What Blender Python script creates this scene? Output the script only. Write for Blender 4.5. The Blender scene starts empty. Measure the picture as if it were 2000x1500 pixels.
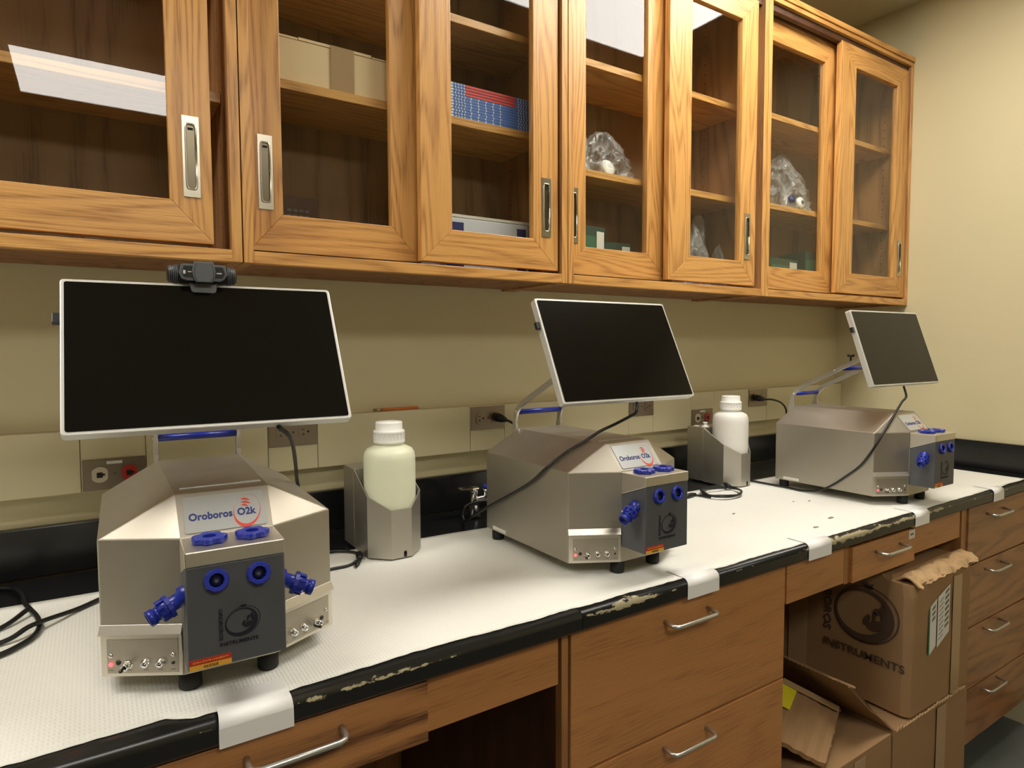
import bpy, bmesh, math, random
from mathutils import Vector, Matrix, noise
random.seed(7)
R = math.radians
SC = bpy.context.scene
COL = SC.collection

# ------------------------------------------------------------------ camera, light, exposure
CAMP = (-2.78148, -1.60342, 1.37287)
YAW, PITCH, ROLL, FPX = 0.580581, -0.057228, -0.0043506, 1252.113
cd = bpy.data.cameras.new('camera'); cam = bpy.data.objects.new('camera', cd); COL.objects.link(cam)
f = Vector((math.sin(YAW)*math.cos(PITCH), math.cos(YAW)*math.cos(PITCH), math.sin(PITCH)))
r0 = Vector((math.cos(YAW), -math.sin(YAW), 0)); u0 = r0.cross(f)
r = r0*math.cos(ROLL)+u0*math.sin(ROLL); u = -r0*math.sin(ROLL)+u0*math.cos(ROLL)
cam.matrix_world = Matrix(((r.x, u.x, -f.x, CAMP[0]), (r.y, u.y, -f.y, CAMP[1]), (r.z, u.z, -f.z, CAMP[2]), (0, 0, 0, 1)))
cd.sensor_width = 36; cd.lens = FPX/2000*36; cd.clip_start = .02; cd.clip_end = 50
SC.camera = cam
w = bpy.data.worlds.new('world'); SC.world = w; w.use_nodes = True
w.node_tree.nodes['Background'].inputs[0].default_value = (.9, .85, .75, 1)
w.node_tree.nodes['Background'].inputs[1].default_value = .02
SC.view_settings.view_transform = 'Standard'; SC.view_settings.look = 'None'
SC.view_settings.gamma = 1; SC.view_settings.use_curve_mapping = False
SC.view_settings.exposure = 0.75
LAMP = 9.0            # radiance of the ceiling diffusers
LAMP_COL = (1.0, .945, .86)

# ------------------------------------------------------------------ node helpers
def mat(name):
    m = bpy.data.materials.new(name); m.use_nodes = True
    return m, m.node_tree.nodes, m.node_tree.links, m.node_tree.nodes['Principled BSDF']
def c4(c): return (c[0], c[1], c[2], 1)
def srgb(*c):
    return tuple(((x/255)/12.92 if x/255 <= .04045 else ((x/255+.055)/1.055)**2.4) for x in c)
def plain(name, col, rough=.5, metal=0, spec=.5, noise_amt=0.0, nscale=60, bump=0, emit=None, coat=0, sss=0):
    m, N, L, P = mat(name)
    P.inputs['Base Color'].default_value = c4(col); P.inputs['Roughness'].default_value = rough
    P.inputs['Metallic'].default_value = metal; P.inputs['Specular IOR Level'].default_value = spec
    P.inputs['Coat Weight'].default_value = coat
    if sss: P.inputs['Subsurface Weight'].default_value = sss; P.inputs['Subsurface Radius'].default_value = (.03, .03, .02)
    t = N.new('ShaderNodeTexCoord'); n = N.new('ShaderNodeTexNoise'); n.inputs['Scale'].default_value = nscale; n.inputs['Detail'].default_value = 4
    L.new(t.outputs['Object'], n.inputs['Vector'])
    mx = N.new('ShaderNodeMix'); mx.data_type = 'RGBA'; L.new(n.outputs['Fac'], mx.inputs['Factor'])
    k = noise_amt
    mx.inputs['A'].default_value = c4([x*(1-k) for x in col]); mx.inputs['B'].default_value = c4([min(1, x*(1+k)) for x in col])
    L.new(mx.outputs['Result'], P.inputs['Base Color'])
    if bump:
        b = N.new('ShaderNodeBump'); b.inputs['Strength'].default_value = bump; b.inputs['Distance'].default_value = .001
        L.new(n.outputs['Fac'], b.inputs['Height']); L.new(b.outputs['Normal'], P.inputs['Normal'])
    if emit:
        P.inputs['Emission Color'].default_value = c4(emit[0]); P.inputs['Emission Strength'].default_value = emit[1]
    return m
def wood(name, light, dark, axis='Z', rough=.38, ring=11, coat=.15, pore=.5, contrast=1.0, fine=1.0, ringw=.45):
    m, N, L, P = mat(name)
    t = N.new('ShaderNodeTexCoord'); oi = N.new('ShaderNodeObjectInfo')
    ad = N.new('ShaderNodeVectorMath'); ad.operation = 'MULTIPLY_ADD'
    sc = N.new('ShaderNodeCombineXYZ')
    for k in range(3): L.new(oi.outputs['Random'], sc.inputs[k])
    ad.inputs[1].default_value = (7.3, 5.1, 9.7); L.new(sc.outputs[0], ad.inputs[0]); L.new(t.outputs['Object'], ad.inputs[2])
    def mapped(s_long, s_x):
        mp = N.new('ShaderNodeMapping'); s = [s_x]*3; s['XYZ'.index(axis)] = s_long
        mp.inputs['Scale'].default_value = s; L.new(ad.outputs[0], mp.inputs['Vector']); return mp
    m1 = mapped(1.1, 8*fine)
    n1 = N.new('ShaderNodeTexNoise'); n1.inputs['Scale'].default_value = 1; n1.inputs['Detail'].default_value = 1.5; n1.inputs['Roughness'].default_value = .35
    L.new(m1.outputs[0], n1.inputs['Vector'])
    mu = N.new('ShaderNodeMath'); mu.operation = 'MULTIPLY'; mu.inputs[1].default_value = ring*6.283; L.new(n1.outputs['Fac'], mu.inputs[0])
    si = N.new('ShaderNodeMath'); si.operation = 'SINE'; L.new(mu.outputs[0], si.inputs[0])
    mr = N.new('ShaderNodeMapRange'); mr.inputs['From Min'].default_value = -1; mr.inputs['From Max'].default_value = 1; L.new(si.outputs[0], mr.inputs['Value'])
    pw = N.new('ShaderNodeMath'); pw.operation = 'POWER'; pw.inputs[1].default_value = 2.0; L.new(mr.outputs[0], pw.inputs[0])
    m2 = mapped(14, 330)
    n2 = N.new('ShaderNodeTexNoise'); n2.inputs['Scale'].default_value = 1; n2.inputs['Detail'].default_value = 2; L.new(m2.outputs[0], n2.inputs['Vector'])
    r2 = N.new('ShaderNodeMapRange'); r2.inputs['From Min'].default_value = .42; r2.inputs['From Max'].default_value = .68; L.new(n2.outputs['Fac'], r2.inputs['Value'])
    m3 = mapped(.8, 30)
    n3 = N.new('ShaderNodeTexNoise'); n3.inputs['Scale'].default_value = 1; n3.inputs['Detail'].default_value = 2; L.new(m3.outputs[0], n3.inputs['Vector'])
    # fac = .45*ring*(.4+.6 pore) + .3*pore + .35*(n3)
    a = N.new('ShaderNodeMath'); a.operation = 'MULTIPLY_ADD'; a.inputs[1].default_value = .6; a.inputs[2].default_value = ringw; L.new(r2.outputs[0], a.inputs[0])
    b = N.new('ShaderNodeMath'); b.operation = 'MULTIPLY'; L.new(a.outputs[0], b.inputs[0]); L.new(pw.outputs[0], b.inputs[1])
    c = N.new('ShaderNodeMath'); c.operation = 'MULTIPLY_ADD'; c.inputs[1].default_value = .28*pore; L.new(r2.outputs[0], c.inputs[0]); L.new(b.outputs[0], c.inputs[2])
    d = N.new('ShaderNodeMath'); d.operation = 'MULTIPLY_ADD'; d.inputs[1].default_value = .3; L.new(n3.outputs['Fac'], d.inputs[0]); L.new(c.outputs[0], d.inputs[2])
    e = N.new('ShaderNodeMath'); e.operation = 'MULTIPLY_ADD'; e.inputs[1].default_value = .8*contrast; e.inputs[2].default_value = -.1*contrast+.02; e.use_clamp = True; L.new(d.outputs[0], e.inputs[0])
    mx = N.new('ShaderNodeMix'); mx.data_type = 'RGBA'; mx.inputs['A'].default_value = c4(light); mx.inputs['B'].default_value = c4(dark)
    L.new(e.outputs[0], mx.inputs['Factor']); L.new(mx.outputs['Result'], P.inputs['Base Color'])
    P.inputs['Roughness'].default_value = rough; P.inputs['Coat Weight'].default_value = coat; P.inputs['Coat Roughness'].default_value = .25
    bp = N.new('ShaderNodeBump'); bp.inputs['Strength'].default_value = .25; bp.inputs['Distance'].default_value = .0006; bp.invert = True
    L.new(r2.outputs[0], bp.inputs['Height']); L.new(bp.outputs['Normal'], P.inputs['Normal'])
    return m
def steel(name, col, rough=.34, axis='X', strength=.12):
    m, N, L, P = mat(name)
    P.inputs['Metallic'].default_value = 1; P.inputs['Base Color'].default_value = c4(col)
    t = N.new('ShaderNodeTexCoord'); mp = N.new('ShaderNodeMapping'); s = [900]*3; s['XYZ'.index(axis)] = 12; mp.inputs['Scale'].default_value = s
    n = N.new('ShaderNodeTexNoise'); n.inputs['Scale'].default_value = 1; n.inputs['Detail'].default_value = 3
    L.new(t.outputs['Object'], mp.inputs['Vector']); L.new(mp.outputs[0], n.inputs['Vector'])
    n2 = N.new('ShaderNodeTexNoise'); n2.inputs['Scale'].default_value = 14; n2.inputs['Detail'].default_value = 3; L.new(t.outputs['Object'], n2.inputs['Vector'])
    mr = N.new('ShaderNodeMapRange'); mr.inputs['To Min'].default_value = rough-.05; mr.inputs['To Max'].default_value = rough+.09; L.new(n2.outputs['Fac'], mr.inputs['Value'])
    L.new(mr.outputs[0], P.inputs['Roughness'])
    b = N.new('ShaderNodeBump'); b.inputs['Strength'].default_value = strength; b.inputs['Distance'].default_value = .0002
    L.new(n.outputs['Fac'], b.inputs['Height']); L.new(b.outputs['Normal'], P.inputs['Normal'])
    P.inputs['Anisotropic'].default_value = .0
    return m
def clear(name, tint=(.96, .97, .95), ior=1.5, rough=.0, base=0.0, white=None):
    m, N, L, P = mat(name); N.remove(P)
    tr = N.new('ShaderNodeBsdfTransparent'); tr.inputs[0].default_value = c4(tint)
    gl = N.new('ShaderNodeBsdfGlossy'); gl.inputs['Roughness'].default_value = rough; gl.inputs[0].default_value = (1, 1, 1, 1)
    fr = N.new('ShaderNodeFresnel'); fr.inputs['IOR'].default_value = ior
    ge = N.new('ShaderNodeNewGeometry'); iv = N.new('ShaderNodeMath'); iv.operation = 'SUBTRACT'; iv.inputs[0].default_value = 1; L.new(ge.outputs['Backfacing'], iv.inputs[1])
    fm = N.new('ShaderNodeMath'); fm.operation = 'MULTIPLY'; L.new(fr.outputs[0], fm.inputs[0]); L.new(iv.outputs[0], fm.inputs[1])
    f2 = N.new('ShaderNodeMath'); f2.operation = 'MULTIPLY'; f2.use_clamp = True; f2.inputs[1].default_value = 1.0; L.new(fm.outputs[0], f2.inputs[0])
    ms = N.new('ShaderNodeMixShader'); L.new(f2.outputs[0], ms.inputs[0]); L.new(tr.outputs[0], ms.inputs[1]); L.new(gl.outputs[0], ms.inputs[2])
    out = N['Material Output']; last = ms
    if base:
        df = N.new('ShaderNodeBsdfDiffuse'); df.inputs[0].default_value = c4(white or (.8, .8, .8))
        t = N.new('ShaderNodeTexCoord'); n = N.new('ShaderNodeTexNoise'); n.inputs['Scale'].default_value = 30; n.inputs['Detail'].default_value = 5; n.inputs['Distortion'].default_value = 1.5
        L.new(t.outputs['Object'], n.inputs['Vector'])
        mr = N.new('ShaderNodeMapRange'); mr.inputs['From Min'].default_value = .35; mr.inputs['From Max'].default_value = .75; mr.inputs['To Min'].default_value = base*.2; mr.inputs['To Max'].default_value = base*1.9
        L.new(n.outputs['Fac'], mr.inputs['Value'])
        m2 = N.new('ShaderNodeMixShader'); L.new(mr.outputs[0], m2.inputs[0]); L.new(ms.outputs[0], m2.inputs[1]); L.new(df.outputs[0], m2.inputs[2]); last = m2
    L.new(last.outputs[0], out.inputs['Surface'])
    return m

# ------------------------------------------------------------------ materials
OAKL, OAKD = srgb(219, 164, 92), srgb(150, 96, 44)
oak_v = wood('oak_vertical', OAKL, OAKD, 'Z', ring=17, contrast=.85, fine=1.5); oak_h = wood('oak_horizontal', OAKL, OAKD, 'X', ring=17, contrast=.85, fine=1.5)
oak_in = wood('oak_interior_ply', srgb(150, 100, 62), srgb(96, 60, 34), 'Z', rough=.55, coat=0, ring=7)
oak_back = wood('oak_back_ply', srgb(158, 124, 88), srgb(112, 82, 56), 'Z', rough=.6, coat=0, ring=5, pore=.3)
def pin_holes(m):
    N, L = m.node_tree.nodes, m.node_tree.links; P = N['Principled BSDF']; src = P.inputs['Base Color'].links[0].from_socket
    t = N.new('ShaderNodeTexCoord'); sp = N.new('ShaderNodeSeparateXYZ'); L.new(t.outputs['Object'], sp.inputs[0])
    def mth(op, a, b=None, c=None):
        n = N.new('ShaderNodeMath'); n.operation = op
        for i, q in enumerate((a, b, c)):
            if q is None: continue
            if isinstance(q, (int, float)): n.inputs[i].default_value = q
            else: L.new(q, n.inputs[i])
        return n.outputs[0]
    zz = mth('MULTIPLY', mth('SUBTRACT', mth('FRACT', mth('DIVIDE', sp.outputs['Z'], .032)), .5), .032)
    yy = mth('SUBTRACT', mth('ABSOLUTE', mth('ADD', sp.outputs['Y'], .125)), .07)
    d = mth('SQRT', mth('ADD', mth('MULTIPLY', zz, zz), mth('MULTIPLY', yy, yy)))
    k = mth('LESS_THAN', d, .0027)
    mx = N.new('ShaderNodeMix'); mx.data_type = 'RGBA'; L.new(k, mx.inputs['Factor']); L.new(src, mx.inputs['A']); mx.inputs['B'].default_value = (.02, .012, .008, 1)
    L.new(mx.outputs['Result'], P.inputs['Base Color']); return m
oak_side = pin_holes(wood('oak_interior_side', srgb(176, 128, 80), srgb(118, 78, 46), 'Z', rough=.55, coat=0, ring=7))
oak_y = wood('oak_depthwise', OAKL, OAKD, 'Y')
base_h = wood('base_cabinet_veneer', srgb(190, 132, 76), srgb(138, 90, 50), 'X', rough=.42, ring=6, pore=.9, contrast=.75, ringw=.12)
base_fig = wood('base_cabinet_figured_veneer', srgb(190, 132, 78), srgb(96, 58, 28), 'X', rough=.42, ring=6, pore=.5, contrast=1.2, ringw=.7, fine=1.6)
base_soft = wood('base_cabinet_soft_figured_veneer', srgb(172, 122, 78), srgb(106, 70, 42), 'X', rough=.42, ring=8, pore=.7, contrast=.85, fine=1.2)
base_v = wood('base_cabinet_vertical', srgb(176, 124, 74), srgb(122, 80, 46), 'Z', rough=.45, ring=5, pore=.6)
dark_wood = wood('dark_cabinet_side', srgb(84, 52, 32), srgb(54, 32, 18), 'Z', rough=.5, ring=4, coat=0)
wall_m = plain('wall_paint', srgb(212, 201, 161), .6, noise_amt=.03, nscale=3, bump=.15)
ceil_m = plain('ceiling_paint', srgb(214, 204, 166), .8, noise_amt=.03, nscale=8)
far_m = plain('far_wall_paint', srgb(190, 180, 145), .8)
floor_m = plain('floor_vinyl', srgb(96, 100, 96), .35, noise_amt=.12, nscale=30)
race_m = plain('raceway_paint', srgb(218, 209, 172), .5, noise_amt=.03, nscale=10)
steel_m = steel('brushed_steel_housing', srgb(184, 178, 165), .48, 'X')
steel_v = steel('brushed_steel_vertical', srgb(192, 188, 178), .46, 'Z')
steel_b = steel('bright_steel', srgb(222, 217, 206), .4, 'X')
plate_m = steel('outlet_plate_steel', srgb(150, 138, 124), .38, 'X')
alu = plain('aluminium_bar', srgb(196, 194, 188), .35, metal=.85)
nickel = plain('satin_nickel', srgb(196, 190, 172), .3, metal=1)
nickel_d = plain('recess_nickel', srgb(118, 110, 92), .3, metal=1)
chrome = plain('chrome', (.85, .85, .84), .08, metal=1)
handle_m = plain('anodised_handle', srgb(205, 205, 200), .3, metal=.9)
silver = plain('silver_label_foil', srgb(200, 205, 206), .3, metal=.55, noise_amt=.05, nscale=14)
grey_m = plain('grey_powder_coat', srgb(84, 86, 90), .5, noise_amt=.05, nscale=500, bump=.2)
blue_m = plain('blue_plastic', srgb(30, 46, 150), .3)
blue_d = plain('dark_blue_recess', srgb(8, 12, 50), .4)
black_m = plain('black_plastic', srgb(22, 22, 23), .4)
black_c = plain('black_cable_sheath', srgb(24, 26, 26), .38)
rubber = plain('black_rubber', srgb(20, 20, 20), .6)
cam_m = plain('webcam_grey', srgb(98, 102, 106), .45)
cam_d = plain('webcam_body_black', srgb(34, 33, 36), .35)
screen_m = plain('screen_glass', (.003, .003, .003), .16, spec=.4)
bezel = plain('screen_bezel_silver', srgb(222, 222, 216), .35, metal=.35)
resin = plain('black_epoxy_resin', srgb(24, 25, 26), .22, noise_amt=.2, nscale=40)
white_tape = plain('white_tape', srgb(238, 238, 236), .45)
navy = plain('navy_print', srgb(28, 44, 110), .5)
red_m = plain('red_print', srgb(206, 60, 40), .5)
logo_m = plain('dark_logo_print', srgb(26, 24, 40), .5)
boxlogo_m = plain('carton_print', srgb(78, 60, 46), .8)
red_tag = plain('cardinal_tag', srgb(190, 48, 34), .5)
gold_tag = plain('gold_tag', srgb(236, 176, 60), .5)
blackprint = plain('black_print', srgb(20, 18, 18), .6)
led_m = plain('red_led', srgb(255, 70, 70), .4, emit=(srgb(255, 60, 66), 3.0))
carton = plain('corrugated_cardboard', srgb(156, 122, 84), .85, noise_amt=.07, nscale=18, bump=.2)
carton_in = plain('cardboard_torn_edge', srgb(186, 154, 112), .9, noise_amt=.2, nscale=80, bump=.5)
carton_l = plain('pale_cardboard', srgb(236, 210, 170), .85, noise_amt=.03, nscale=30)
ptape = plain('brown_parcel_tape', srgb(176, 146, 108), .3)
yellow_m = plain('yellow_label', srgb(222, 210, 40), .5)
green_m = plain('green_print', srgb(40, 110, 70), .5)
wpaper = plain('white_paper_label', srgb(226, 224, 214), .6)
greytext = plain('grey_print', srgb(110, 108, 100), .6)
ivory = plain('ivory_receptacle', srgb(206, 196, 170), .4)
redrec = plain('red_receptacle', srgb(170, 44, 34), .4)
orange_m = plain('orange_pencil', srgb(226, 128, 60), .4)
glass_m = clear('cabinet_glass', (.95, .96, .94), 1.52)
bag_m = clear('clear_plastic_bag', (.95, .95, .95), 1.45, .1, .2, (.85, .85, .86))
bottle_w = plain('white_cap_plastic', srgb(240, 240, 234), .35, sss=.2)
bottle_g = plain('milky_greenish_polyethylene', srgb(230, 233, 206), .36, sss=.3)
bottle_p = plain('milky_white_polyethylene', srgb(234, 232, 226), .36, sss=.3)
jblue = plain('journal_blue', srgb(84, 120, 196), .45); jwhite = plain('journal_white', srgb(220, 226, 236), .5); jred = plain('journal_red', srgb(214, 66, 52), .5)
jpages = plain('journal_pages', srgb(190, 200, 216), .7)
dark_m = plain('shadow_gap_black', srgb(14, 11, 9), .8)
speck_m = plain('specks', srgb(150, 146, 120), .8)
def liner_material():
    m, N, L, P = mat('embossed_bench_paper')
    P.inputs['Base Color'].default_value = c4(srgb(236, 236, 228)); P.inputs['Roughness'].default_value = .75
    t = N.new('ShaderNodeTexCoord')
    def wave(d, s):
        wv = N.new('ShaderNodeTexWave'); wv.bands_direction = d; wv.inputs['Scale'].default_value = s; wv.inputs['Distortion'].default_value = .6; wv.inputs['Detail Scale'].default_value = 3; L.new(t.outputs['Object'], wv.inputs['Vector']); return wv
    a = wave('X', 62); b = wave('Y', 34)
    mu = N.new('ShaderNodeMath'); mu.operation = 'MULTIPLY'; L.new(a.outputs['Fac'], mu.inputs[0]); L.new(b.outputs['Fac'], mu.inputs[1])
    n = N.new('ShaderNodeTexNoise'); n.inputs['Scale'].default_value = 26; n.inputs['Detail'].default_value = 5; L.new(t.outputs['Object'], n.inputs['Vector'])
    ad = N.new('ShaderNodeMath'); ad.operation = 'MULTIPLY_ADD'; ad.inputs[1].default_value = 1.6; L.new(n.outputs['Fac'], ad.inputs[0]); L.new(mu.outputs[0], ad.inputs[2])
    bm = N.new('ShaderNodeBump'); bm.inputs['Strength'].default_value = .6; bm.inputs['Distance'].default_value = .001
    L.new(ad.outputs[0], bm.inputs['Height']); L.new(bm.outputs['Normal'], P.inputs['Normal'])
    n2 = N.new('ShaderNodeTexNoise'); n2.inputs['Scale'].default_value = 70; n2.inputs['Detail'].default_value = 3; L.new(t.outputs['Object'], n2.inputs['Vector'])
    cr = N.new('ShaderNodeValToRGB'); cr.color_ramp.elements[0].position = .13; cr.color_ramp.elements[0].color = c4(srgb(170, 165, 148)); cr.color_ramp.elements[1].position = .25; cr.color_ramp.elements[1].color = c4(srgb(236, 236, 228))
    L.new(n2.outputs['Fac'], cr.inputs[0]); L.new(cr.outputs[0], P.inputs['Base Color'])
    return m
liner_m = liner_material()
def nosing_material():
    """black resin edge with chipped, paint-flecked patches"""
    m, N, L, P = mat('chipped_resin_edge')
    t = N.new('ShaderNodeTexCoord')
    mp = N.new('ShaderNodeMapping'); mp.inputs['Scale'].default_value = (1, 2.4, 2.4); L.new(t.outputs['Object'], mp.inputs['Vector'])
    n = N.new('ShaderNodeTexNoise'); n.inputs['Scale'].default_value = 15; n.inputs['Detail'].default_value = 9; n.inputs['Roughness'].default_value = .72; L.new(mp.outputs[0], n.inputs['Vector'])
    n2 = N.new('ShaderNodeTexNoise'); n2.inputs['Scale'].default_value = 3.1; n2.inputs['Detail'].default_value = 1; L.new(t.outputs['Object'], n2.inputs['Vector'])
    ad = N.new('ShaderNodeMath'); ad.operation = 'MULTIPLY_ADD'; ad.inputs[1].default_value = .75; L.new(n2.outputs['Fac'], ad.inputs[0]); L.new(n.outputs['Fac'], ad.inputs[2])
    # only the rounded top front of the edge chips
    sp = N.new('ShaderNodeSeparateXYZ'); L.new(t.outputs['Object'], sp.inputs[0])
    d = N.new('ShaderNodeMath'); d.operation = 'SUBTRACT'; d.inputs[1].default_value = -.009; L.new(sp.outputs['Z'], d.inputs[0])
    ab = N.new('ShaderNodeMath'); ab.operation = 'ABSOLUTE'; L.new(d.outputs[0], ab.inputs[0])
    mk = N.new('ShaderNodeMapRange'); mk.inputs['From Min'].default_value = 0; mk.inputs['From Max'].default_value = .013; mk.inputs['To Min'].default_value = 0; mk.inputs['To Max'].default_value = .28; L.new(ab.outputs[0], mk.inputs['Value'])
    # bare resin on the left third of the run
    mx_ = N.new('ShaderNodeMapRange'); mx_.inputs['From Min'].default_value = -2.5; mx_.inputs['From Max'].default_value = -1.6; mx_.inputs['To Min'].default_value = .11; mx_.inputs['To Max'].default_value = 0; L.new(sp.outputs['X'], mx_.inputs['Value'])
    sb = N.new('ShaderNodeMath'); sb.operation = 'SUBTRACT'; L.new(ad.outputs[0], sb.inputs[0]); L.new(mk.outputs[0], sb.inputs[1])
    sb2 = N.new('ShaderNodeMath'); sb2.operation = 'SUBTRACT'; L.new(sb.outputs[0], sb2.inputs[0]); L.new(mx_.outputs[0], sb2.inputs[1])
    cr = N.new('ShaderNodeValToRGB'); cr.color_ramp.elements[0].position = .885; cr.color_ramp.elements[0].color = c4(srgb(24, 25, 24)); cr.color_ramp.elements[1].position = .9; cr.color_ramp.elements[1].color = c4(srgb(182, 172, 138))
    L.new(sb2.outputs[0], cr.inputs[0]); L.new(cr.outputs[0], P.inputs['Base Color']); P.inputs['Roughness'].default_value = .3
    return m
nose_m = nosing_material()

# ------------------------------------------------------------------ geometry helpers
class B:
    def __init__(s): s.v = []; s.f = []; s.m = []; s.sm = []
    def add(s, vs, fs, mi=0, smooth=False):
        o = len(s.v); s.v += [tuple(v) for v in vs]
        for q in fs: s.f.append([o+i for i in q]); s.m.append(mi); s.sm.append(smooth)
        return s
    def box(s, a, b, mi=0):
        (x0, y0, z0), (x1, y1, z1) = [tuple(min(p, q) for p, q in zip(a, b)), tuple(max(p, q) for p, q in zip(a, b))]
        return s.add([(x0, y0, z0), (x1, y0, z0), (x1, y1, z0), (x0, y1, z0), (x0, y0, z1), (x1, y0, z1), (x1, y1, z1), (x0, y1, z1)],
                     [(0, 3, 2, 1), (4, 5, 6, 7), (0, 1, 5, 4), (1, 2, 6, 5), (2, 3, 7, 6), (3, 0, 4, 7)], mi)
    def prism(s, pts, d, mi=0, smooth=False):
        """pts: planar loop of 3D points, d: extrusion vector"""
        n = len(pts); d = Vector(d); P = [Vector(p) for p in pts]
        nv = Vector((0, 0, 0))
        for i in range(n): nv += P[i].cross(P[(i+1) % n])
        if nv.dot(d) > 0: P = P[::-1]
        s.add(P+[p+d for p in P], [tuple(range(n)), tuple(range(2*n-1, n-1, -1))], mi)
        o = len(s.v)-2*n
        for i in range(n):
            k = (i+1) % n; s.f.append([o+i, o+n+i, o+n+k, o+k]); s.m.append(mi); s.sm.append(smooth)
        return s
    def lathe(s, prof, seg=32, M=None, mi=0, smooth=True, caps=True):
        vs = []; fs = []
        for (rr, z) in prof:
            for k in range(seg):
                a = 2*math.pi*k/seg; vs.append(Vector((rr*math.cos(a), rr*math.sin(a), z)))
        n = len(prof)
        for i in range(n-1):
            for k in range(seg):
                k2 = (k+1) % seg; fs.append((i*seg+k, i*seg+k2, (i+1)*seg+k2, (i+1)*seg+k))
        if M is not None: vs = [M @ v for v in vs]
        s.add(vs, fs, mi, smooth)
        if caps:
            o = len(s.v)-n*seg
            s.f.append([o+k for k in range(seg)][::-1]); s.m.append(mi); s.sm.append(False)
            s.f.append([o+(n-1)*seg+k for k in range(seg)]); s.m.append(mi); s.sm.append(False)
        return s
    def tube(s, path, rad, seg=10, mi=0, rads=None):
        P = [Vector(p) for p in path]; n = len(P); vs = []; up = None
        for i in range(n):
            t = (P[min(i+1, n-1)]-P[max(i-1, 0)]).normalized()
            if up is None:
                up = Vector((0, 0, 1)) if abs(t.z) < .9 else Vector((1, 0, 0))
            a = (up-t*up.dot(t)).normalized(); b = t.cross(a); up = a
            rr = rads[i] if rads else rad
            for k in range(seg):
                g = 2*math.pi*k/seg; vs.append(P[i]+a*rr*math.cos(g)+b*rr*math.sin(g))
        fs = [(i*seg+k, i*seg+(k+1) % seg, (i+1)*seg+(k+1) % seg, (i+1)*seg+k) for i in range(n-1) for k in range(seg)]
        s.add(vs, fs, mi, True)
        o = len(s.v)-n*seg
        s.f.append([o+k for k in range(seg)][::-1]); s.m.append(mi); s.sm.append(False)
        s.f.append([o+(n-1)*seg+k for k in range(seg)]); s.m.append(mi); s.sm.append(False)
        return s
def smoothpath(pts, n=8):
    """Catmull-Rom"""
    P = [Vector(p) for p in pts]; P = [P[0]*2-P[1]]+P+[P[-1]*2-P[-2]]; out = []
    for i in range(1, len(P)-2):
        a, b, c, d = P[i-1:i+3]
        for k in range(n):
            t = k/n; out.append(.5*((2*b)+(c-a)*t+(2*a-5*b+4*c-d)*t*t+(3*b-a-3*c+d)*t**3))
    out.append(P[-2]); return out
def mk(name, b, mats, parent=None, bevel=0, loc=None, seg=2, fix=True):
    me = bpy.data.meshes.new(name); me.from_pydata([tuple(v) for v in b.v], [], b.f)
    if not isinstance(mats, (list, tuple)): mats = [mats]
    for m in mats: me.materials.append(m)
    me.polygons.foreach_set('material_index', b.m); me.polygons.foreach_set('use_smooth', b.sm)
    if fix:
        bm = bmesh.new(); bm.from_mesh(me); bmesh.ops.recalc_face_normals(bm, faces=bm.faces); bm.to_mesh(me); bm.free()
    me.update()
    o = bpy.data.objects.new(name, me); COL.objects.link(o)
    if parent is not None: o.parent = parent
    if loc: o.location = loc
    if bevel:
        md = o.modifiers.new('bevel', 'BEVEL'); md.width = bevel; md.segments = seg; md.limit_method = 'ANGLE'; md.angle_limit = R(35)
    return o
def tag(o, label, cat, group=None):
    o['label'] = label; o['category'] = cat
    if group: o['group'] = group
    return o
def thing(name, label, cat, loc=(0, 0, 0), rz=0, group=None):
    o = bpy.data.objects.new(name, None); COL.objects.link(o); o.location = loc; o.rotation_euler = (0, 0, rz); o.empty_display_size = .05
    return tag(o, label, cat, group)
def struct(o): o['kind'] = 'structure'; return o
def text(name, body, size, m, parent, M, depth=.0002, align='LEFT', sx=1.0, spacing=1.0, bold=0):
    cu = bpy.data.curves.new(name, 'FONT'); cu.body = body; cu.size = size; cu.align_x = align; cu.align_y = 'BOTTOM_BASELINE'
    cu.extrude = depth; cu.space_character = spacing; cu.resolution_u = 3; cu.offset = bold
    t = bpy.data.objects.new(name+'_curve', cu); COL.objects.link(t)
    dg = bpy.context.evaluated_depsgraph_get(); me = bpy.data.meshes.new_from_object(t.evaluated_get(dg))
    bpy.data.objects.remove(t); me.materials.clear(); me.materials.append(m)
    me.transform(M @ Matrix.Diagonal((sx, 1, 1, 1)))
    o = bpy.data.objects.new(name, me); COL.objects.link(o); o.parent = parent
    return o
def frame(o, ex, ey):
    """matrix with x axis ex, y axis ey, at o"""
    ex = Vector(ex).normalized(); ey = Vector(ey).normalized(); ez = ex.cross(ey)
    return Matrix(((ex.x, ey.x, ez.x, o[0]), (ex.y, ey.y, ez.y, o[1]), (ex.z, ey.z, ez.z, o[2]), (0, 0, 0, 1)))
def flat(b, M, pts, mi=0, d=.0003):
    P = [M @ Vector((x, y, 0)) for x, y in pts]; n = (M.to_3x3() @ Vector((0, 0, 1)))*d
    b.prism(P, n, mi); return b
def ringpoly(b, M, oc, orx, ory, ic, irx, iry, mi=0, seg=40, rot=0, d=.0003):
    """crescent ring between two ellipses"""
    n = M.to_3x3() @ Vector((0, 0, 1))*d
    def pt(c, rx, ry, k):
        a = 2*math.pi*k/seg; x = c[0]+rx*math.cos(a)*math.cos(rot)-ry*math.sin(a)*math.sin(rot); y = c[1]+rx*math.cos(a)*math.sin(rot)+ry*math.sin(a)*math.cos(rot)
        return M @ Vector((x, y, 0))+n
    vs = [pt(oc, orx, ory, k) for k in range(seg)]+[pt(ic, irx, iry, k) for k in range(seg)]
    b.add(vs, [(k, (k+1) % seg, seg+(k+1) % seg, seg+k) for k in range(seg)], mi)
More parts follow.
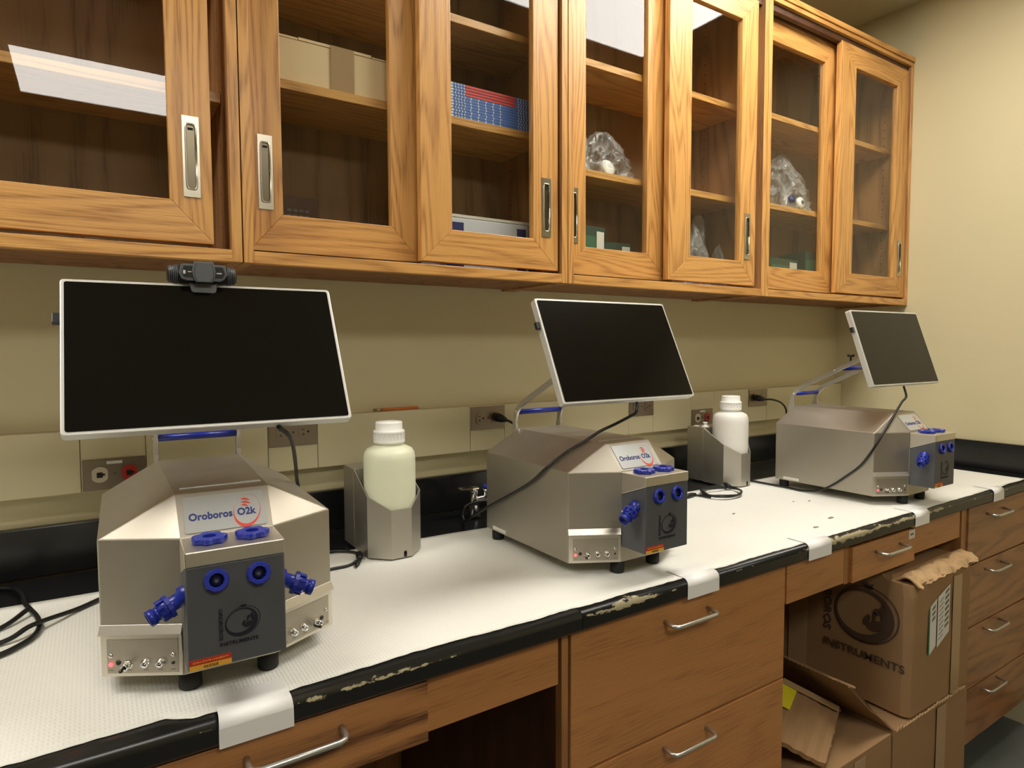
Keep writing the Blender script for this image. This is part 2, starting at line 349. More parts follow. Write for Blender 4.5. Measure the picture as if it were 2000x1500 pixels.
def company_logo(parent, M, rr, m, name='printed_emblem'):
    """apple-shaped serpent ring around a curled figure, leaves on top"""
    b = B()
    ringpoly(b, M, (0, 0), rr*1.02, rr*.92, (-.07*rr, .09*rr), rr*.86, rr*.74, rot=R(20))
    ringpoly(b, M, (.08*rr, .06*rr), rr*1.1, rr*.97, (.06*rr, .06*rr), rr*1.07, rr*.94, rot=R(20))
    def blob(cx, cy, rx, ry, rot=0):
        flat(b, M, [(rr*(cx+rx*math.cos(a)*math.cos(rot)-ry*math.sin(a)*math.sin(rot)), rr*(cy+rx*math.cos(a)*math.sin(rot)+ry*math.sin(a)*math.cos(rot))) for a in [2*math.pi*k/14 for k in range(14)]])
    blob(.42, -.22, .3, .17, R(25)); blob(.12, -.1, .09, .2, R(-20)); blob(.44, .26, .13, .11, R(60)); blob(.36, .08, .05, .16); blob(.66, .22, .1, .3, R(10))
    for a, l in ((150, .26), (115, .22), (80, .2), (45, .3), (20, .22)):
        ca, sa = math.cos(R(a)), math.sin(R(a)); ox, oy = .12*rr, .98*rr
        flat(b, M, [(ox, oy), (ox+rr*l*.5*ca-rr*.05*sa, oy+rr*l*.5*sa+rr*.05*ca), (ox+rr*l*ca, oy+rr*l*sa), (ox+rr*l*.5*ca+rr*.05*sa, oy+rr*l*.5*sa-rr*.05*ca)])
    return mk(name, b, m, parent, fix=False)

# ------------------------------------------------------------------ room
def slab(name, a, b, m): return struct(mk(name, B().box(a, b), m))
ZC = 2.728
slab('floor', (-6.6, -4.6, -.1), (.1, .1, 0), floor_m)
slab('ceiling', (-6.6, -4.6, ZC), (.1, .1, ZC+.1), ceil_m)
slab('wall_back', (-6.6, 0, 0), (.1, .1, ZC), wall_m)
slab('wall_right', (0, -4.6, 0), (.1, 0, ZC), wall_m)
slab('wall_left', (-6.7, -4.6, 0), (-6.6, .1, ZC), far_m)
slab('wall_front', (-6.6, -4.7, 0), (.1, -4.6, ZC), far_m)
slab('baseboard_right', (-.008, -4.6, 0), (0, -.78, .1), resin)
# painted surface raceway along the back wall
rw = B(); xs = [-6.6, -3.9, -2.807, -2.69, -2.439, -2.322, -1.891, -1.776, -1.283, -1.168, -.976, -.852, -.651, -.536, -.17, 0]
for a, b_ in zip(xs, xs[1:]): rw.box((a+.0005, -.03, 1.078), (b_-.0005, 0, 1.2065))
struct(mk('trim_1', rw, race_m, bevel=.0015))

# ceiling fixtures
def fixture(x0, x1, y0, y1, label):
    t = thing('ceiling_light', label, 'ceiling light', ((x0+x1)/2, (y0+y1)/2, ZC), group='recessed ceiling troffers')
    w_, d_ = (x1-x0)/2, (y1-y0)/2
    b = B()
    for (p, q) in (((-w_, -d_), (w_, -d_+.02)), ((-w_, d_-.02), (w_, d_)), ((-w_, -d_), (-w_+.02, d_)), ((w_-.02, -d_), (w_, d_))): b.box((p[0], p[1], -.012), (q[0], q[1], 0))
    mk('frame', b, white_tape, t)
    mk('diffuser', B().box((-w_+.021, -d_+.021, -.008), (w_-.021, d_-.021, -.001)), lamp_m, t)
lamp_m, N, L, P = mat('lit_diffuser'); N.remove(P); em = N.new('ShaderNodeEmission'); em.inputs[0].default_value = c4(LAMP_COL); em.inputs[1].default_value = LAMP
L.new(em.outputs[0], N['Material Output'].inputs['Surface'])
fixture(-1.79, -.57, -1.13, -.52, 'recessed ceiling troffer above the counter near the right wall')
fixture(-3.06, -1.84, -3.24, -2.58, 'recessed ceiling troffer behind the viewer')
fixture(-4.4, -3.2, -1.13, -.52, 'recessed ceiling troffer above the left end of the counter')

# ------------------------------------------------------------------ wall cabinets
FY, BY = -.295, 0.0
ZB, ZT = 1.536, 2.513
def miter_door(t, x0, x1, gx0, gx1, yf, front, name='door'):
    z0, z1, g0, g1 = 1.567, 2.461, 1.6425, 2.386; y0, y1 = yf, yf+.02
    d = B()
    def tr(pts, mi): d.prism([(p[0], y0, p[1]) for p in pts], (0, .02, 0), mi)
    tr([(x0, z0), (gx0, g0), (gx0, g1), (x0, z1)], 0); tr([(gx1, g0), (x1, z0), (x1, z1), (gx1, g1)], 0)
    tr([(x0, z0), (x1, z0), (gx1, g0), (gx0, g0)], 1); tr([(gx0, g1), (gx1, g1), (x1, z1), (x0, z1)], 1)
    o = mk(name, d, [oak_v, oak_h], t, bevel=.0012)
    mk('glass_pane', B().box((gx0-.004, yf+.009, g0-.004), (gx1+.004, yf+.013, g1+.004)), glass_m, o)
    return o
def pull(door, x, yf, z=1.722):
    b = B(); w_, h = .014, .0725
    b.box((x-w_, yf-.002, z-h), (x-w_+.0055, yf, z+h)); b.box((x+w_-.0055, yf-.002, z-h), (x+w_, yf, z+h))
    b.box((x-w_+.0055, yf-.002, z-h), (x+w_-.0055, yf, z-h+.014)); b.box((x-w_+.0055, yf-.002, z+h-.014), (x+w_-.0055, yf, z+h))
    # raised rolled lip round the finger recess
    lip = []
    for k in range(33):
        a = 2*math.pi*k/32; sx = .0085*math.copysign(abs(math.cos(a))**.35, math.cos(a)); sz = .0585*math.copysign(abs(math.sin(a))**.2, math.sin(a)); lip.append((x+sx, yf-.002, z+sz))
    b.tube(lip, .0018, 6)
    b.box((x-w_+.0055, yf-.0006, z-h+.014), (x+w_-.0055, yf, z+h-.014), 1)
    b.box((x-.0045, yf-.0016, z+.048), (x+.0045, yf-.0004, z+.052), 2)
    mk('handle', b, [nickel, nickel_d, dark_m], door)
def wall_cabinet(x0, x1, label, shelves, left, right):
    t = thing('wall_cabinet', label, 'cabinet', ((x0+x1)/2, 0, ZB), group='glass-fronted oak wall cabinets'); ox = (x0+x1)/2
    S = .019
    def T(bb):
        bb.v = [(v[0]-ox, v[1], v[2]-ZB) for v in bb.v]; return bb
    c = B()
    c.box((x0+.0006, FY+.002, ZB), (x0+S, -.006, ZT), 0); c.box((x1-S, FY+.002, ZB), (x1-.0006, -.006, ZT), 0)
    c.box((x0+S, FY+.02, ZB+.006), (x1-S, -.006, ZB+.021), 1)
    c.box((x0+S, FY+.006, ZT-.02), (x1-S, -.006, ZT), 1); c.box((x0+S, -.013, ZB+.02), (x1-S, -.006, ZT-.02), 2)
    mk('carcass', T(c), [oak_side, oak_in, oak_back], t)
    fr = B()
    fr.box((x0+.0006, FY, ZB), (x0+S, FY+.004, ZT-.035), 0); fr.box((x1-S, FY, ZB), (x1-.0006, FY+.004, ZT-.035), 0)
    fr.box((x0+S, FY, ZB), (x1-S, FY+.02, ZB+.023), 1)
    fr.box((x0+.0006, FY, ZT-.034), (x1-.0006, FY+.02, ZT-.02), 1); fr.box((x0+.0006, FY-.004, ZT-.018), (x1-.0006, FY+.02, ZT), 1)
    fr.box((x0+.0006, FY+.006, ZT-.02), (x1-.0006, FY+.02, ZT-.018), 1)
    mk('face_frame', T(fr), [oak_v, oak_h], t, bevel=.0012)
    for p, q in (((x0+S, FY+.022, ZB+.021), (x1-S, FY+.075, ZB+.026)), ((x0+S, FY+.012, ZT-.056), (x1-S, FY+.03, ZT-.034)), ((x0+S, FY+.035, ZT-.056), (x1-S, FY+.06, ZT-.02))):
        mk('sliding_track', T(B().box(p, q)), dark_wood, t)
    for z in shelves:
        sh = B().box((x0+S+.001, -.225, z-.019), (x1-S-.001, -.014, z)); mk('shelf', T(sh), oak_h, t, bevel=.0008)
    for spec in (left, right):
        if not spec: continue
        a, b_, g0, g1, front, hx = spec; yf = FY+.008 if front else FY+.043
        d = miter_door(t, a, b_, g0, g1, yf, front)
        d.data.transform(Matrix.Translation((-ox, 0, -ZB)))
        for ch in d.children: ch.data.transform(Matrix.Translation((-ox, 0, -ZB)))
        if hx is not None:
            n0 = len(d.children); pull(d, hx, yf)
            d.children[-1].data.transform(Matrix.Translation((-ox, 0, -ZB)))
            for ch in d.children:
                if ch.name.startswith('handle'): pass
    return t
wall_cabinet(-3.5, -2.533, 'leftmost oak wall cabinet, sliding glass door left slightly open beside a dark gap', [1.869, 2.16],
             (-3.45, -2.98, -3.38, -3.05, False, None), (-3.06, -2.5815, -2.985, -2.652, True, -2.616))
wall_cabinet(-2.532, -1.75, 'oak wall cabinet holding a cardboard box and a stack of blue journals', [1.923, 2.16],
             (-2.512, -2.14, -2.446, -2.212, False, -2.479), (-2.157, -1.776, -2.079, -1.852, True, -1.813))
wall_cabinet(-1.749, -.935, 'oak wall cabinet with a bag on its left shelf, second from the right wall', [1.859, 2.155],
             (-1.729, -1.345, -1.655, -1.427, False, -1.697), (-1.376, -.978, -1.283, -1.055, True, -1.02))
wall_cabinet(-.934, -.001, 'oak wall cabinet touching the right wall, with mitred sliding glass doors', [1.864, 2.167],
             (-.914, -.475, -.855, -.547, False, None), (-.504, -.022, -.405, -.105, True, -.062))

# ---- contents of the cabinets
def carton_box(name, label, x0, x1, y0, y1, z0, z1, m=carton, cat='box', group=None, tape=None, bevel=.002):
    ox, oy = (x0+x1)/2, (y0+y1)/2
    t = thing(name, label, cat, (ox, oy, z0), group=group)
    a, b_, h = (x1-x0)/2, (y1-y0)/2, z1-z0
    bb = B().box((-a, -b_, 0), (a, b_, h))
    mk('body', bb, m, t, bevel=bevel)
    return t, a, b_, h
t, a, b_, h = carton_box('cardboard_box', 'flat pale cardboard box with brown tape behind the glass, on a shelf', -2.49, -2.13, -.215, -.03, 1.9232, 2.012, carton_l)
fl = B(); fl.box((-a, -b_-.001, h), (-.09, b_, h+.004)); fl.box((-.088, -b_-.001, h+.0005), (.07, b_, h+.006)); fl.box((.072, -b_-.001, h), (a, b_, h+.003)); mk('lid_flap', fl, carton_l, t)
tp = B().box((-.022, -b_-.0025, .0), (.03, -b_-.0012, h+.007)); tp.box((-.022, -b_-.0025, h+.0061), (.03, b_, h+.007)); mk('tape', tp, ptape, t)
NB = 12; zb = 1.9232; ordn = ['first', 'second', 'third', 'fourth', 'fifth', 'sixth', 'seventh', 'eighth', 'ninth', 'tenth', 'eleventh', 'twelfth']
for i in range(NB):
    k = NB-1-i; hh = .0068; z = zb+i*hh
    red = k < 4
    lab = f"thin {'red-banded' if red else 'plain'} blue journal, {ordn[k]} from the top of the stack"
    dx = random.uniform(-.002, .002)
    o = thing('journal', lab, 'journal', (-1.93+dx, -.13, z), group='blue journals stacked in the wall cabinet')
    b = B(); w_ = .115
    # spine at the front: strips of colour
    b.box((-w_, -.09, .0002), (w_, .07, hh-.0004), 0)
    mk('cover', b, jblue, o, bevel=.0005)
    sp = B(); 
    def strip(p, q, mi): sp.box((p, -.0906, .0008), (q, -.0902, hh-.001), mi)
    strip(-w_+.001, -w_+.008, 0)
    for q in range(4): strip(-w_+.014+q*.008, -w_+.016+q*.008, 0)
    if red: mk('red_band', B().box((-w_+.042, -.0906, .0008), (w_-.045, -.0902, hh-.001)), jred, o)
    else:
        for q in range(5): strip(-w_+.055+q*.021, -w_+.0575+q*.021, 0)
    mk('spine_print', sp, jwhite, o); sp = B()
    for q in range(4): strip(w_-.036+q*.008, w_-.034+q*.008, 0)
    mk('spine_print', sp, jwhite, o)
o = thing('file_box', 'white box with navy end labels on the cabinet floor below the journals', 'box', (-1.945, -.12, 1.5576))
mk('body', B().box((-.115, -.1, 0), (.125, .1, .13)), jwhite, o, bevel=.003)
for p_, q_ in ((-.1145, -.068), (.088, .115)): mk('end_label', B().box((p_, -.1012, .01), (q_, -.1002, .118)), navy, o)
mk('lid', B().box((-.116, -.1005, .1302), (.126, .101, .137)), wpaper, o)
o = thing('small_box', 'small brown box with a pale base seen dimly behind the second door', 'box', (-2.395, -.08, 1.5576))
mk('body', B().box((-.06, -.04, .03), (.06, .04, .155)), plain('brown_box', srgb(92, 60, 44), .6), o, bevel=.002)
mk('base', B().box((-.062, -.042, 0), (.062, .042, .0295)), plain('lilac_box', srgb(150, 130, 140), .6), o)
wt = B()
for k in range(2):
    for q in range(4): wt.box((-.01+q*.013, -.0412, .12-.012*k), (-.001+q*.013, -.0402, .126-.012*k))
mk('print', wt, greytext, o)
def bag(name, label, loc, dims, seed, group=None, peaks=()):
    """crumpled plastic bag: a noisy tent-like closed surface"""
    rx, ry, h = dims; b = B(); nu, nv = 64, 34; vs = []
    for j in range(nv+1):
        v = j/nv
        for i in range(nu):
            a = 2*math.pi*i/nu; ca, sa = math.cos(a), math.sin(a)
            rad = (1-v)**.62*(1+.25*v) if v < 1 else 0
            p = Vector((ca*1.4+seed, sa*1.4, v*2.2))
            n = abs(noise.noise(p*1.5))*.8+abs(noise.noise(Vector((p.x*5, p.y*5, p.z*1.5))))*.3+noise.noise(p*9)*.05
            k = rad*(1.12-n)
            z = v*h*(1+.25*noise.noise(Vector((ca+seed*2, sa, 0))*1.3))
            for (pa, ph) in peaks:
                dlt = math.cos(a-R(pa)); z += h*ph*max(0, dlt)**8*v*(1-v)*2.2
            vs.append((rx*k*ca, ry*k*sa, z))
    fs = [(j*nu+i, j*nu+(i+1) % nu, (j+1)*nu+(i+1) % nu, (j+1)*nu+i) for j in range(nv) for i in range(nu)]
    b.add(vs, fs, 0, True); b.f.append(list(range(nu))[::-1]); b.m.append(0); b.sm.append(False)
    t = thing(name, label, 'bag', loc, group=group); mk('film', b, bag_m, t, fix=False); return t
G = 'clear bags in the wall cabinets'
t = bag('plastic_bag', 'crumpled clear bag around a white round bottle, on a middle shelf', (-1.475, -.125, 1.8592), (.105, .075, .135), 3.1, G, ((150, .6),))
bb = B(); bb.lathe([(.0, 0), (.022, .001), (.024, .003), (.024, .014), (.02, .016), (0, .0165)], 24, frame((-.03, -.035, .03), (1, 0, 0), (0, .3, 1))); mk('white_lid', bb, bottle_w, t)
t = bag('plastic_bag', 'tall pointed clear bag at the left end of the same middle shelf', (-1.625, -.165, 1.8592), (.045, .04, .175), 9.4, G, ((0, .6),))
t = bag('plastic_bag', 'shiny crumpled clear bag with a white round cap, on a shelf near the right wall', (-.61, -.125, 1.8642), (.17, .085, .2), 5.7, G, ((30, .9), (200, .3)))
bb = B(); bb.lathe([(.0, 0), (.019, .001), (.021, .003), (.021, .012), (0, .013)], 24, frame((-.0, -.075, .025), (1, 0, 0), (0, .25, 1))); mk('white_cap', bb, bottle_w, t)
bb = B(); bb.lathe([(0, 0), (.006, .0), (.006, .004), (0, .005)], 16, frame((-.0, -.0885, .0285), (1, 0, 0), (0, .25, 1))); mk('cap_centre', bb, cam_m, t)
bb = B(); bb.lathe([(.0, 0), (.014, .001), (.014, .012), (0, .013)], 20, frame((-.045, -.07, .035), (1, 0, 0), (0, .25, 1))); mk('blue_cap', bb, navy, t)
t = bag('plastic_bag', 'limp clear bag with a pointed corner on the floor of the third cabinet', (-1.115, -.15, 1.5577), (.085, .055, .215), 12.2, G, ((10, .9),))
t = bag('plastic_bag', 'small low clear bag beside the limp pointed bag', (-.989, -.15, 1.5577), (.034, .05, .15), 15.8, G)
green_dk = plain('dark_green_card', srgb(52, 74, 62), .5)
green_dk2 = plain('green_card', srgb(62, 110, 84), .45)
def green_box(loc, rz, dims, label, n):
    t = thing('kit_box', label, 'box', loc, rz, group='green and white kit boxes'); x, y, z = dims
    mk('body', B().box((-x, -y, 0), (x, y, z)), green_dk, t, bevel=.001)
    b = B(); b.box((-x*.9, -y-.0012, z*.1), (x*.35, -y-.0003, z*.82)); b.box((-x*.9, -y*.9, z+.0003), (x*.2, y*.9, z+.001)); mk('green_panel', b, green_dk2, t)
    b = B(); b.box((x*.4, -y-.0012, z*.3), (x*.92, -y-.0003, z*.92)); mk('white_panel', b, wpaper, t)
green_box((-1.6, -.15, 1.5577), R(8), (.06, .05, .155), 'upright green and white kit box at left of the third cabinet floor', 0)
green_box((-1.475, -.13, 1.5577), R(-6), (.055, .05, .12), 'lower green and white kit box beside the upright one', 1)
green_box((-.68, -.13, 1.5577), R(3), (.09, .06, .13), 'long green kit box on the floor of the cabinet by the right wall', 2)
green_box((-.495, -.14, 1.5577), R(-5), (.055, .06, .165), 'taller dark green kit box with a white panel, right of the long one', 3)
pp = B().box((-.13, -.11, 0), (.13, .1, .003)); tag(mk('paper_sheet', pp, wpaper, loc=(-2.78, -.14, 1.5577)), 'white paper sheet lying on the floor of the leftmost cabinet', 'paper')

# ------------------------------------------------------------------ base cabinets
ZCt = .879
def bar_handle(parent, x, z, w_=.062, y=-.745, drop=.008):
    p = [(x-w_, y, z+drop*.2), (x-w_, y-.022, z), (x-w_+.004, y-.0285, z), (x-w_+.012, y-.032, z), (x+w_-.012, y-.032, z), (x+w_-.004, y-.0285, z), (x+w_, y-.022, z), (x+w_, y, z+drop*.2)]
    mk('handle', B().tube(p, .0042, 10), handle_m, parent)
def base_unit(name, label, x0, x1, drawers, hx, cat='drawer cabinet', veneer=None):
    ox = (x0+x1)/2; t = thing(name, label, cat, (ox, -.4, 0), group='oak base units under the counter')
    T = Matrix.Translation((-ox, .4, 0))
    c = B(); c.box((x0, -.722, .1), (x0+.018, -.03, ZCt), 0); c.box((x1-.018, -.722, .1), (x1, -.03, ZCt), 0)
    c.box((x0+.018, -.722, .1), (x1-.018, -.03, .118), 0); c.box((x0+.018, -.05, .118), (x1-.018, -.03, ZCt), 1); c.box((x0+.018, -.72, ZCt-.02), (x1-.018, -.06, ZCt), 1)
    mk('carcass', c, [dark_wood, dark_wood], t).data.transform(T)
    for p, q in ((x0, x0+.014), (x1-.004, x1)): mk('face_stile', B().box((p, -.74, .1), (q, -.7225, ZCt)), base_v, t).data.transform(T)
    mk('plinth', B().box((x0+.01, -.67, 0), (x1-.01, -.05, .1)), resin, t).data.transform(T)
    for (z0, z1, hz) in drawers:
        d = mk('drawer', B().box((x0+.017, -.745, z0), (x1-.006, -.7235, z1)), veneer or base_h, t, bevel=.0015); d.data.transform(T)
        bar_handle(d, hx, hz); d.children[0].data.transform(T)
    return t
base_unit('drawer_cabinet', 'brown wood three-drawer cabinet in the middle under the counter', -2.114, -1.469,
          [(.614, .872, .836), (.36, .609, .582), (.108, .355, .32)], -1.803)
base_unit('drawer_cabinet', 'four-drawer wood cabinet at the right end against the wall', -.552, -.001,
          [(.689, .87, .835), (.487, .684, .656), (.284, .482, .462), (.104, .279, .262)], -.345, veneer=base_soft)
# knee space on the right: apron, drawer, apron
t = thing('knee_space_frame', 'wooden apron frame with one drawer over the boxes', 'desk frame', (-1.01, -.4, 0)); T = Matrix.Translation((1.01, .4, 0))
for p, q in (((-1.4685, -.745, .781), (-1.232, -.727, .872)), ((-.886, -.737, .785), (-.575, -.72, .872))): mk('apron', B().box(p, q), base_h, t, bevel=.0015).data.transform(T)
for p, q in (((-1.226, -.742, .776), (-1.206, -.05, .872)), ((-.8855, -.72, .79), (-.87, -.05, .872)), ((-.571, -.74, .1), (-.5525, -.05, .872))): mk('runner_stile', B().box(p, q), base_v, t).data.transform(T)
mk('back_panel', B().box((-1.4685, -.03, .02), (-.5525, -.004, .872)), dark_wood, t).data.transform(T)
d = mk('drawer', B().box((-1.205, -.752, .777), (-.888, -.731, .868)), base_h, t, bevel=.0015); d.data.transform(T)
bar_handle(d, -1.035, .838, y=-.752); d.children[0].data.transform(T)
lb = B().box((-.925, -.7532, .842), (-.892, -.7523, .866), 0); lb.box((-.918, -.7536, .852), (-.9, -.7533, .857), 1)
mk('paper_label', lb, [wpaper, greytext], d).data.transform(T)
# knee space on the left
t = thing('knee_space_frame', 'wooden apron frame with a figured drawer at the left end', 'desk frame', (-2.6, -.4, 0)); T = Matrix.Translation((2.6, .4, 0))
mk('apron', B().box((-2.373, -.738, .785), (-2.1195, -.72, .874)), base_h, t, bevel=.0015).data.transform(T)
for p, q in (((-2.3735, -.72, .79), (-2.358, -.05, .874)), ((-3.38, -.738, .1), (-3.36, -.05, .874))): mk('runner_stile', B().box(p, q), base_v, t).data.transform(T)
mk('back_panel', B().box((-3.36, -.03, .02), (-2.1145, -.004, .874)), base_v, t).data.transform(T)
d = mk('drawer', B().box((-2.86, -.752, .78), (-2.376, -.73, .874)), base_fig, t, bevel=.0015); d.data.transform(T)
bar_handle(d, -2.571, .846, y=-.752); d.children[0].data.transform(T)

# ------------------------------------------------------------------ countertop, backsplash, liner, tape
def counter(x0, x1, label):
    prof = [(-.03, -.035), (-.03, 0), (-.735, 0)]
    for k in range(0, 9):
        a = math.pi/2*k/8; prof.append((-.751-.011*math.sin(a), -.011+.011*math.cos(a)))
    prof += [(-.762, -.03), (-.758, -.035)]
    b = B(); n = len(prof)
    b.add([(x0, y, z) for y, z in prof]+[(x1, y, z) for y, z in prof], [tuple(range(n)), tuple(range(2*n-1, n-1, -1))], 0)
    for i in range(n):
        k = (i+1) % n; b.f.append([i, n+i, n+k, k]); b.m.append(1 if 2 <= i <= 12 else 0); b.sm.append(2 <= i < 11)
    o = mk('countertop', b, [resin, nose_m], loc=(0, 0, .914)); return tag(o, label, 'countertop')
counter(-4.6, -2.0855, 'black resin countertop slab, left of the joint near the water bottle')
counter(-2.0845, -.001, 'black resin countertop slab, right run reaching the right wall')
tag(mk('backsplash', B().box((-4.6, -.02, 0), (-.0205, -.0005, .1016)), resin, bevel=.002, loc=(0, 0, .914)), 'black resin backsplash along the back wall', 'backsplash')
tag(mk('backsplash', B().box((-.0195, -.76, .0), (-.0005, -.0005, .1016)), resin, bevel=.002, loc=(0, 0, .914)), 'short black resin backsplash on the right wall', 'backsplash')
# paper bench liner
def interp(tab, x):
    for (a, ya), (b_, yb) in zip(tab, tab[1:]):
        if a <= x <= b_: return ya+(yb-ya)*(x-a)/(b_-a)
    return tab[0][1] if x < tab[0][0] else tab[-1][1]
back = [(-4.5, -.1), (-2.93, -.176), (-2.13, -.212), (-1.957, -.223), (-.765, -.243), (-.3, -.25), (-.1, -.26)]
front = [(-4.5, -.722), (-2.88, -.728), (-2.72, -.724), (-2.69, -.742), (-2.6, -.742), (-2.38, -.735), (-2.2, -.741), (-1.835, -.747), (-1.5, -.748), (-1, -.75), (-.668, -.752), (-.1, -.75)]
b = B(); nx, ny = 620, 26; vs = []
for i in range(nx+1):
    x = -4.5+(4.4-.02)*i/nx
    yb = interp(back, x)+.0015*noise.noise(Vector((x*9, 0, 0))); yf = interp(front, x)+.0035*noise.noise(Vector((x*14, 3, 0)))+.0022*noise.noise(Vector((x*60, 8, 0)))
    for j_ in range(ny+1):
        y = yb+(yf-yb)*j_/ny; z = .0014+.0007*noise.noise(Vector((x*7, y*7, 1)))
        if j_ >= ny-1: z += .0006*abs(noise.noise(Vector((x*30, 5, 0))))
        vs.append((x, y, z))
W_ = ny+1
b.add(vs, [(i*W_+j_, i*W_+j_+1, (i+1)*W_+j_+1, (i+1)*W_+j_) for i in range(nx) for j_ in range(ny)], 0, True)
o = mk('bench_liner', b, liner_m, loc=(0, 0, .914), fix=False); md = o.modifiers.new('s', 'SOLIDIFY'); md.thickness = .0007; md.offset = -1
tag(o, 'white embossed bench paper covering the counter, with a torn front edge', 'paper liner')
ZL = .9162
def tape(x0, x1, label, skew=0.0):
    b = B(); th = .0012; prof = [(-.705, .0028), (-.745, .0026)]
    for k in range(1, 7):
        a = math.pi/2*k/6; prof.append((-.751-.0125*math.sin(a), -.011+.0132*math.cos(a)))
    prof.append((-.7637, -.036))
    n = len(prof)
    outer = [(y-.0000, z) for y, z in prof]
    for side, xx in enumerate((x0, x1)):
        for q, (y, z) in enumerate(prof): b.v.append((xx+skew*(q/n)+(.004*(1-q/n) if side == 0 else 0), y, z))
    for i in range(n-1): b.f.append([i, i+1, n+i+1, n+i]); b.m.append(0); b.sm.append(1 <= i < 7)
    o = mk('edge_tape', b, white_tape, loc=(0, 0, .914), fix=False); md = o.modifiers.new('s', 'SOLIDIFY'); md.thickness = .0012; md.offset = 1
    tag(o, label, 'tape', 'white tape pieces over the counter edge')
tape(-2.668, -2.577, 'white tape over the counter edge in front of the first instrument', .002)
tape(-1.822, -1.729, 'white tape over the counter edge above the middle drawer cabinet')
tape(-1.415, -1.323, 'white tape over the counter edge just left of the right desk drawer')
tape(-.915, -.837, 'white tape over the counter edge above the right desk drawer label')
tape(-.41, -.335, 'white tape over the counter edge nearest the right wall')
# torn scraps on the liner
for (x, y, s, lab) in ((-1.15, -.66, .009, 'tiny torn scrap on the liner in front of the last instrument'), (-1.025, -.521, .006, 'tiny dark fleck on the liner, nearer the right instrument'), (-1.33, -.49, .007, 'tiny dark fleck on the liner beside the middle instrument'), (-1.267, -.69, .008, 'tiny torn strip on the liner near the counter edge'), (-1.07, -.50, .004, 'smallest dark fleck on the liner before the right instrument')):
    b = B(); pts = []
    for k in range(9):
        a = 2*math.pi*k/9; q = s*(.5+.9*random.random()); pts.append((q*math.cos(a), q*.5*math.sin(a)))
    b.prism([(p[0], p[1], 0) for p in pts], (0, 0, .0012)); tag(mk('paper_scrap', b, speck_m, loc=(x, y, .9162)), lab, 'scrap', 'scraps on the bench liner')

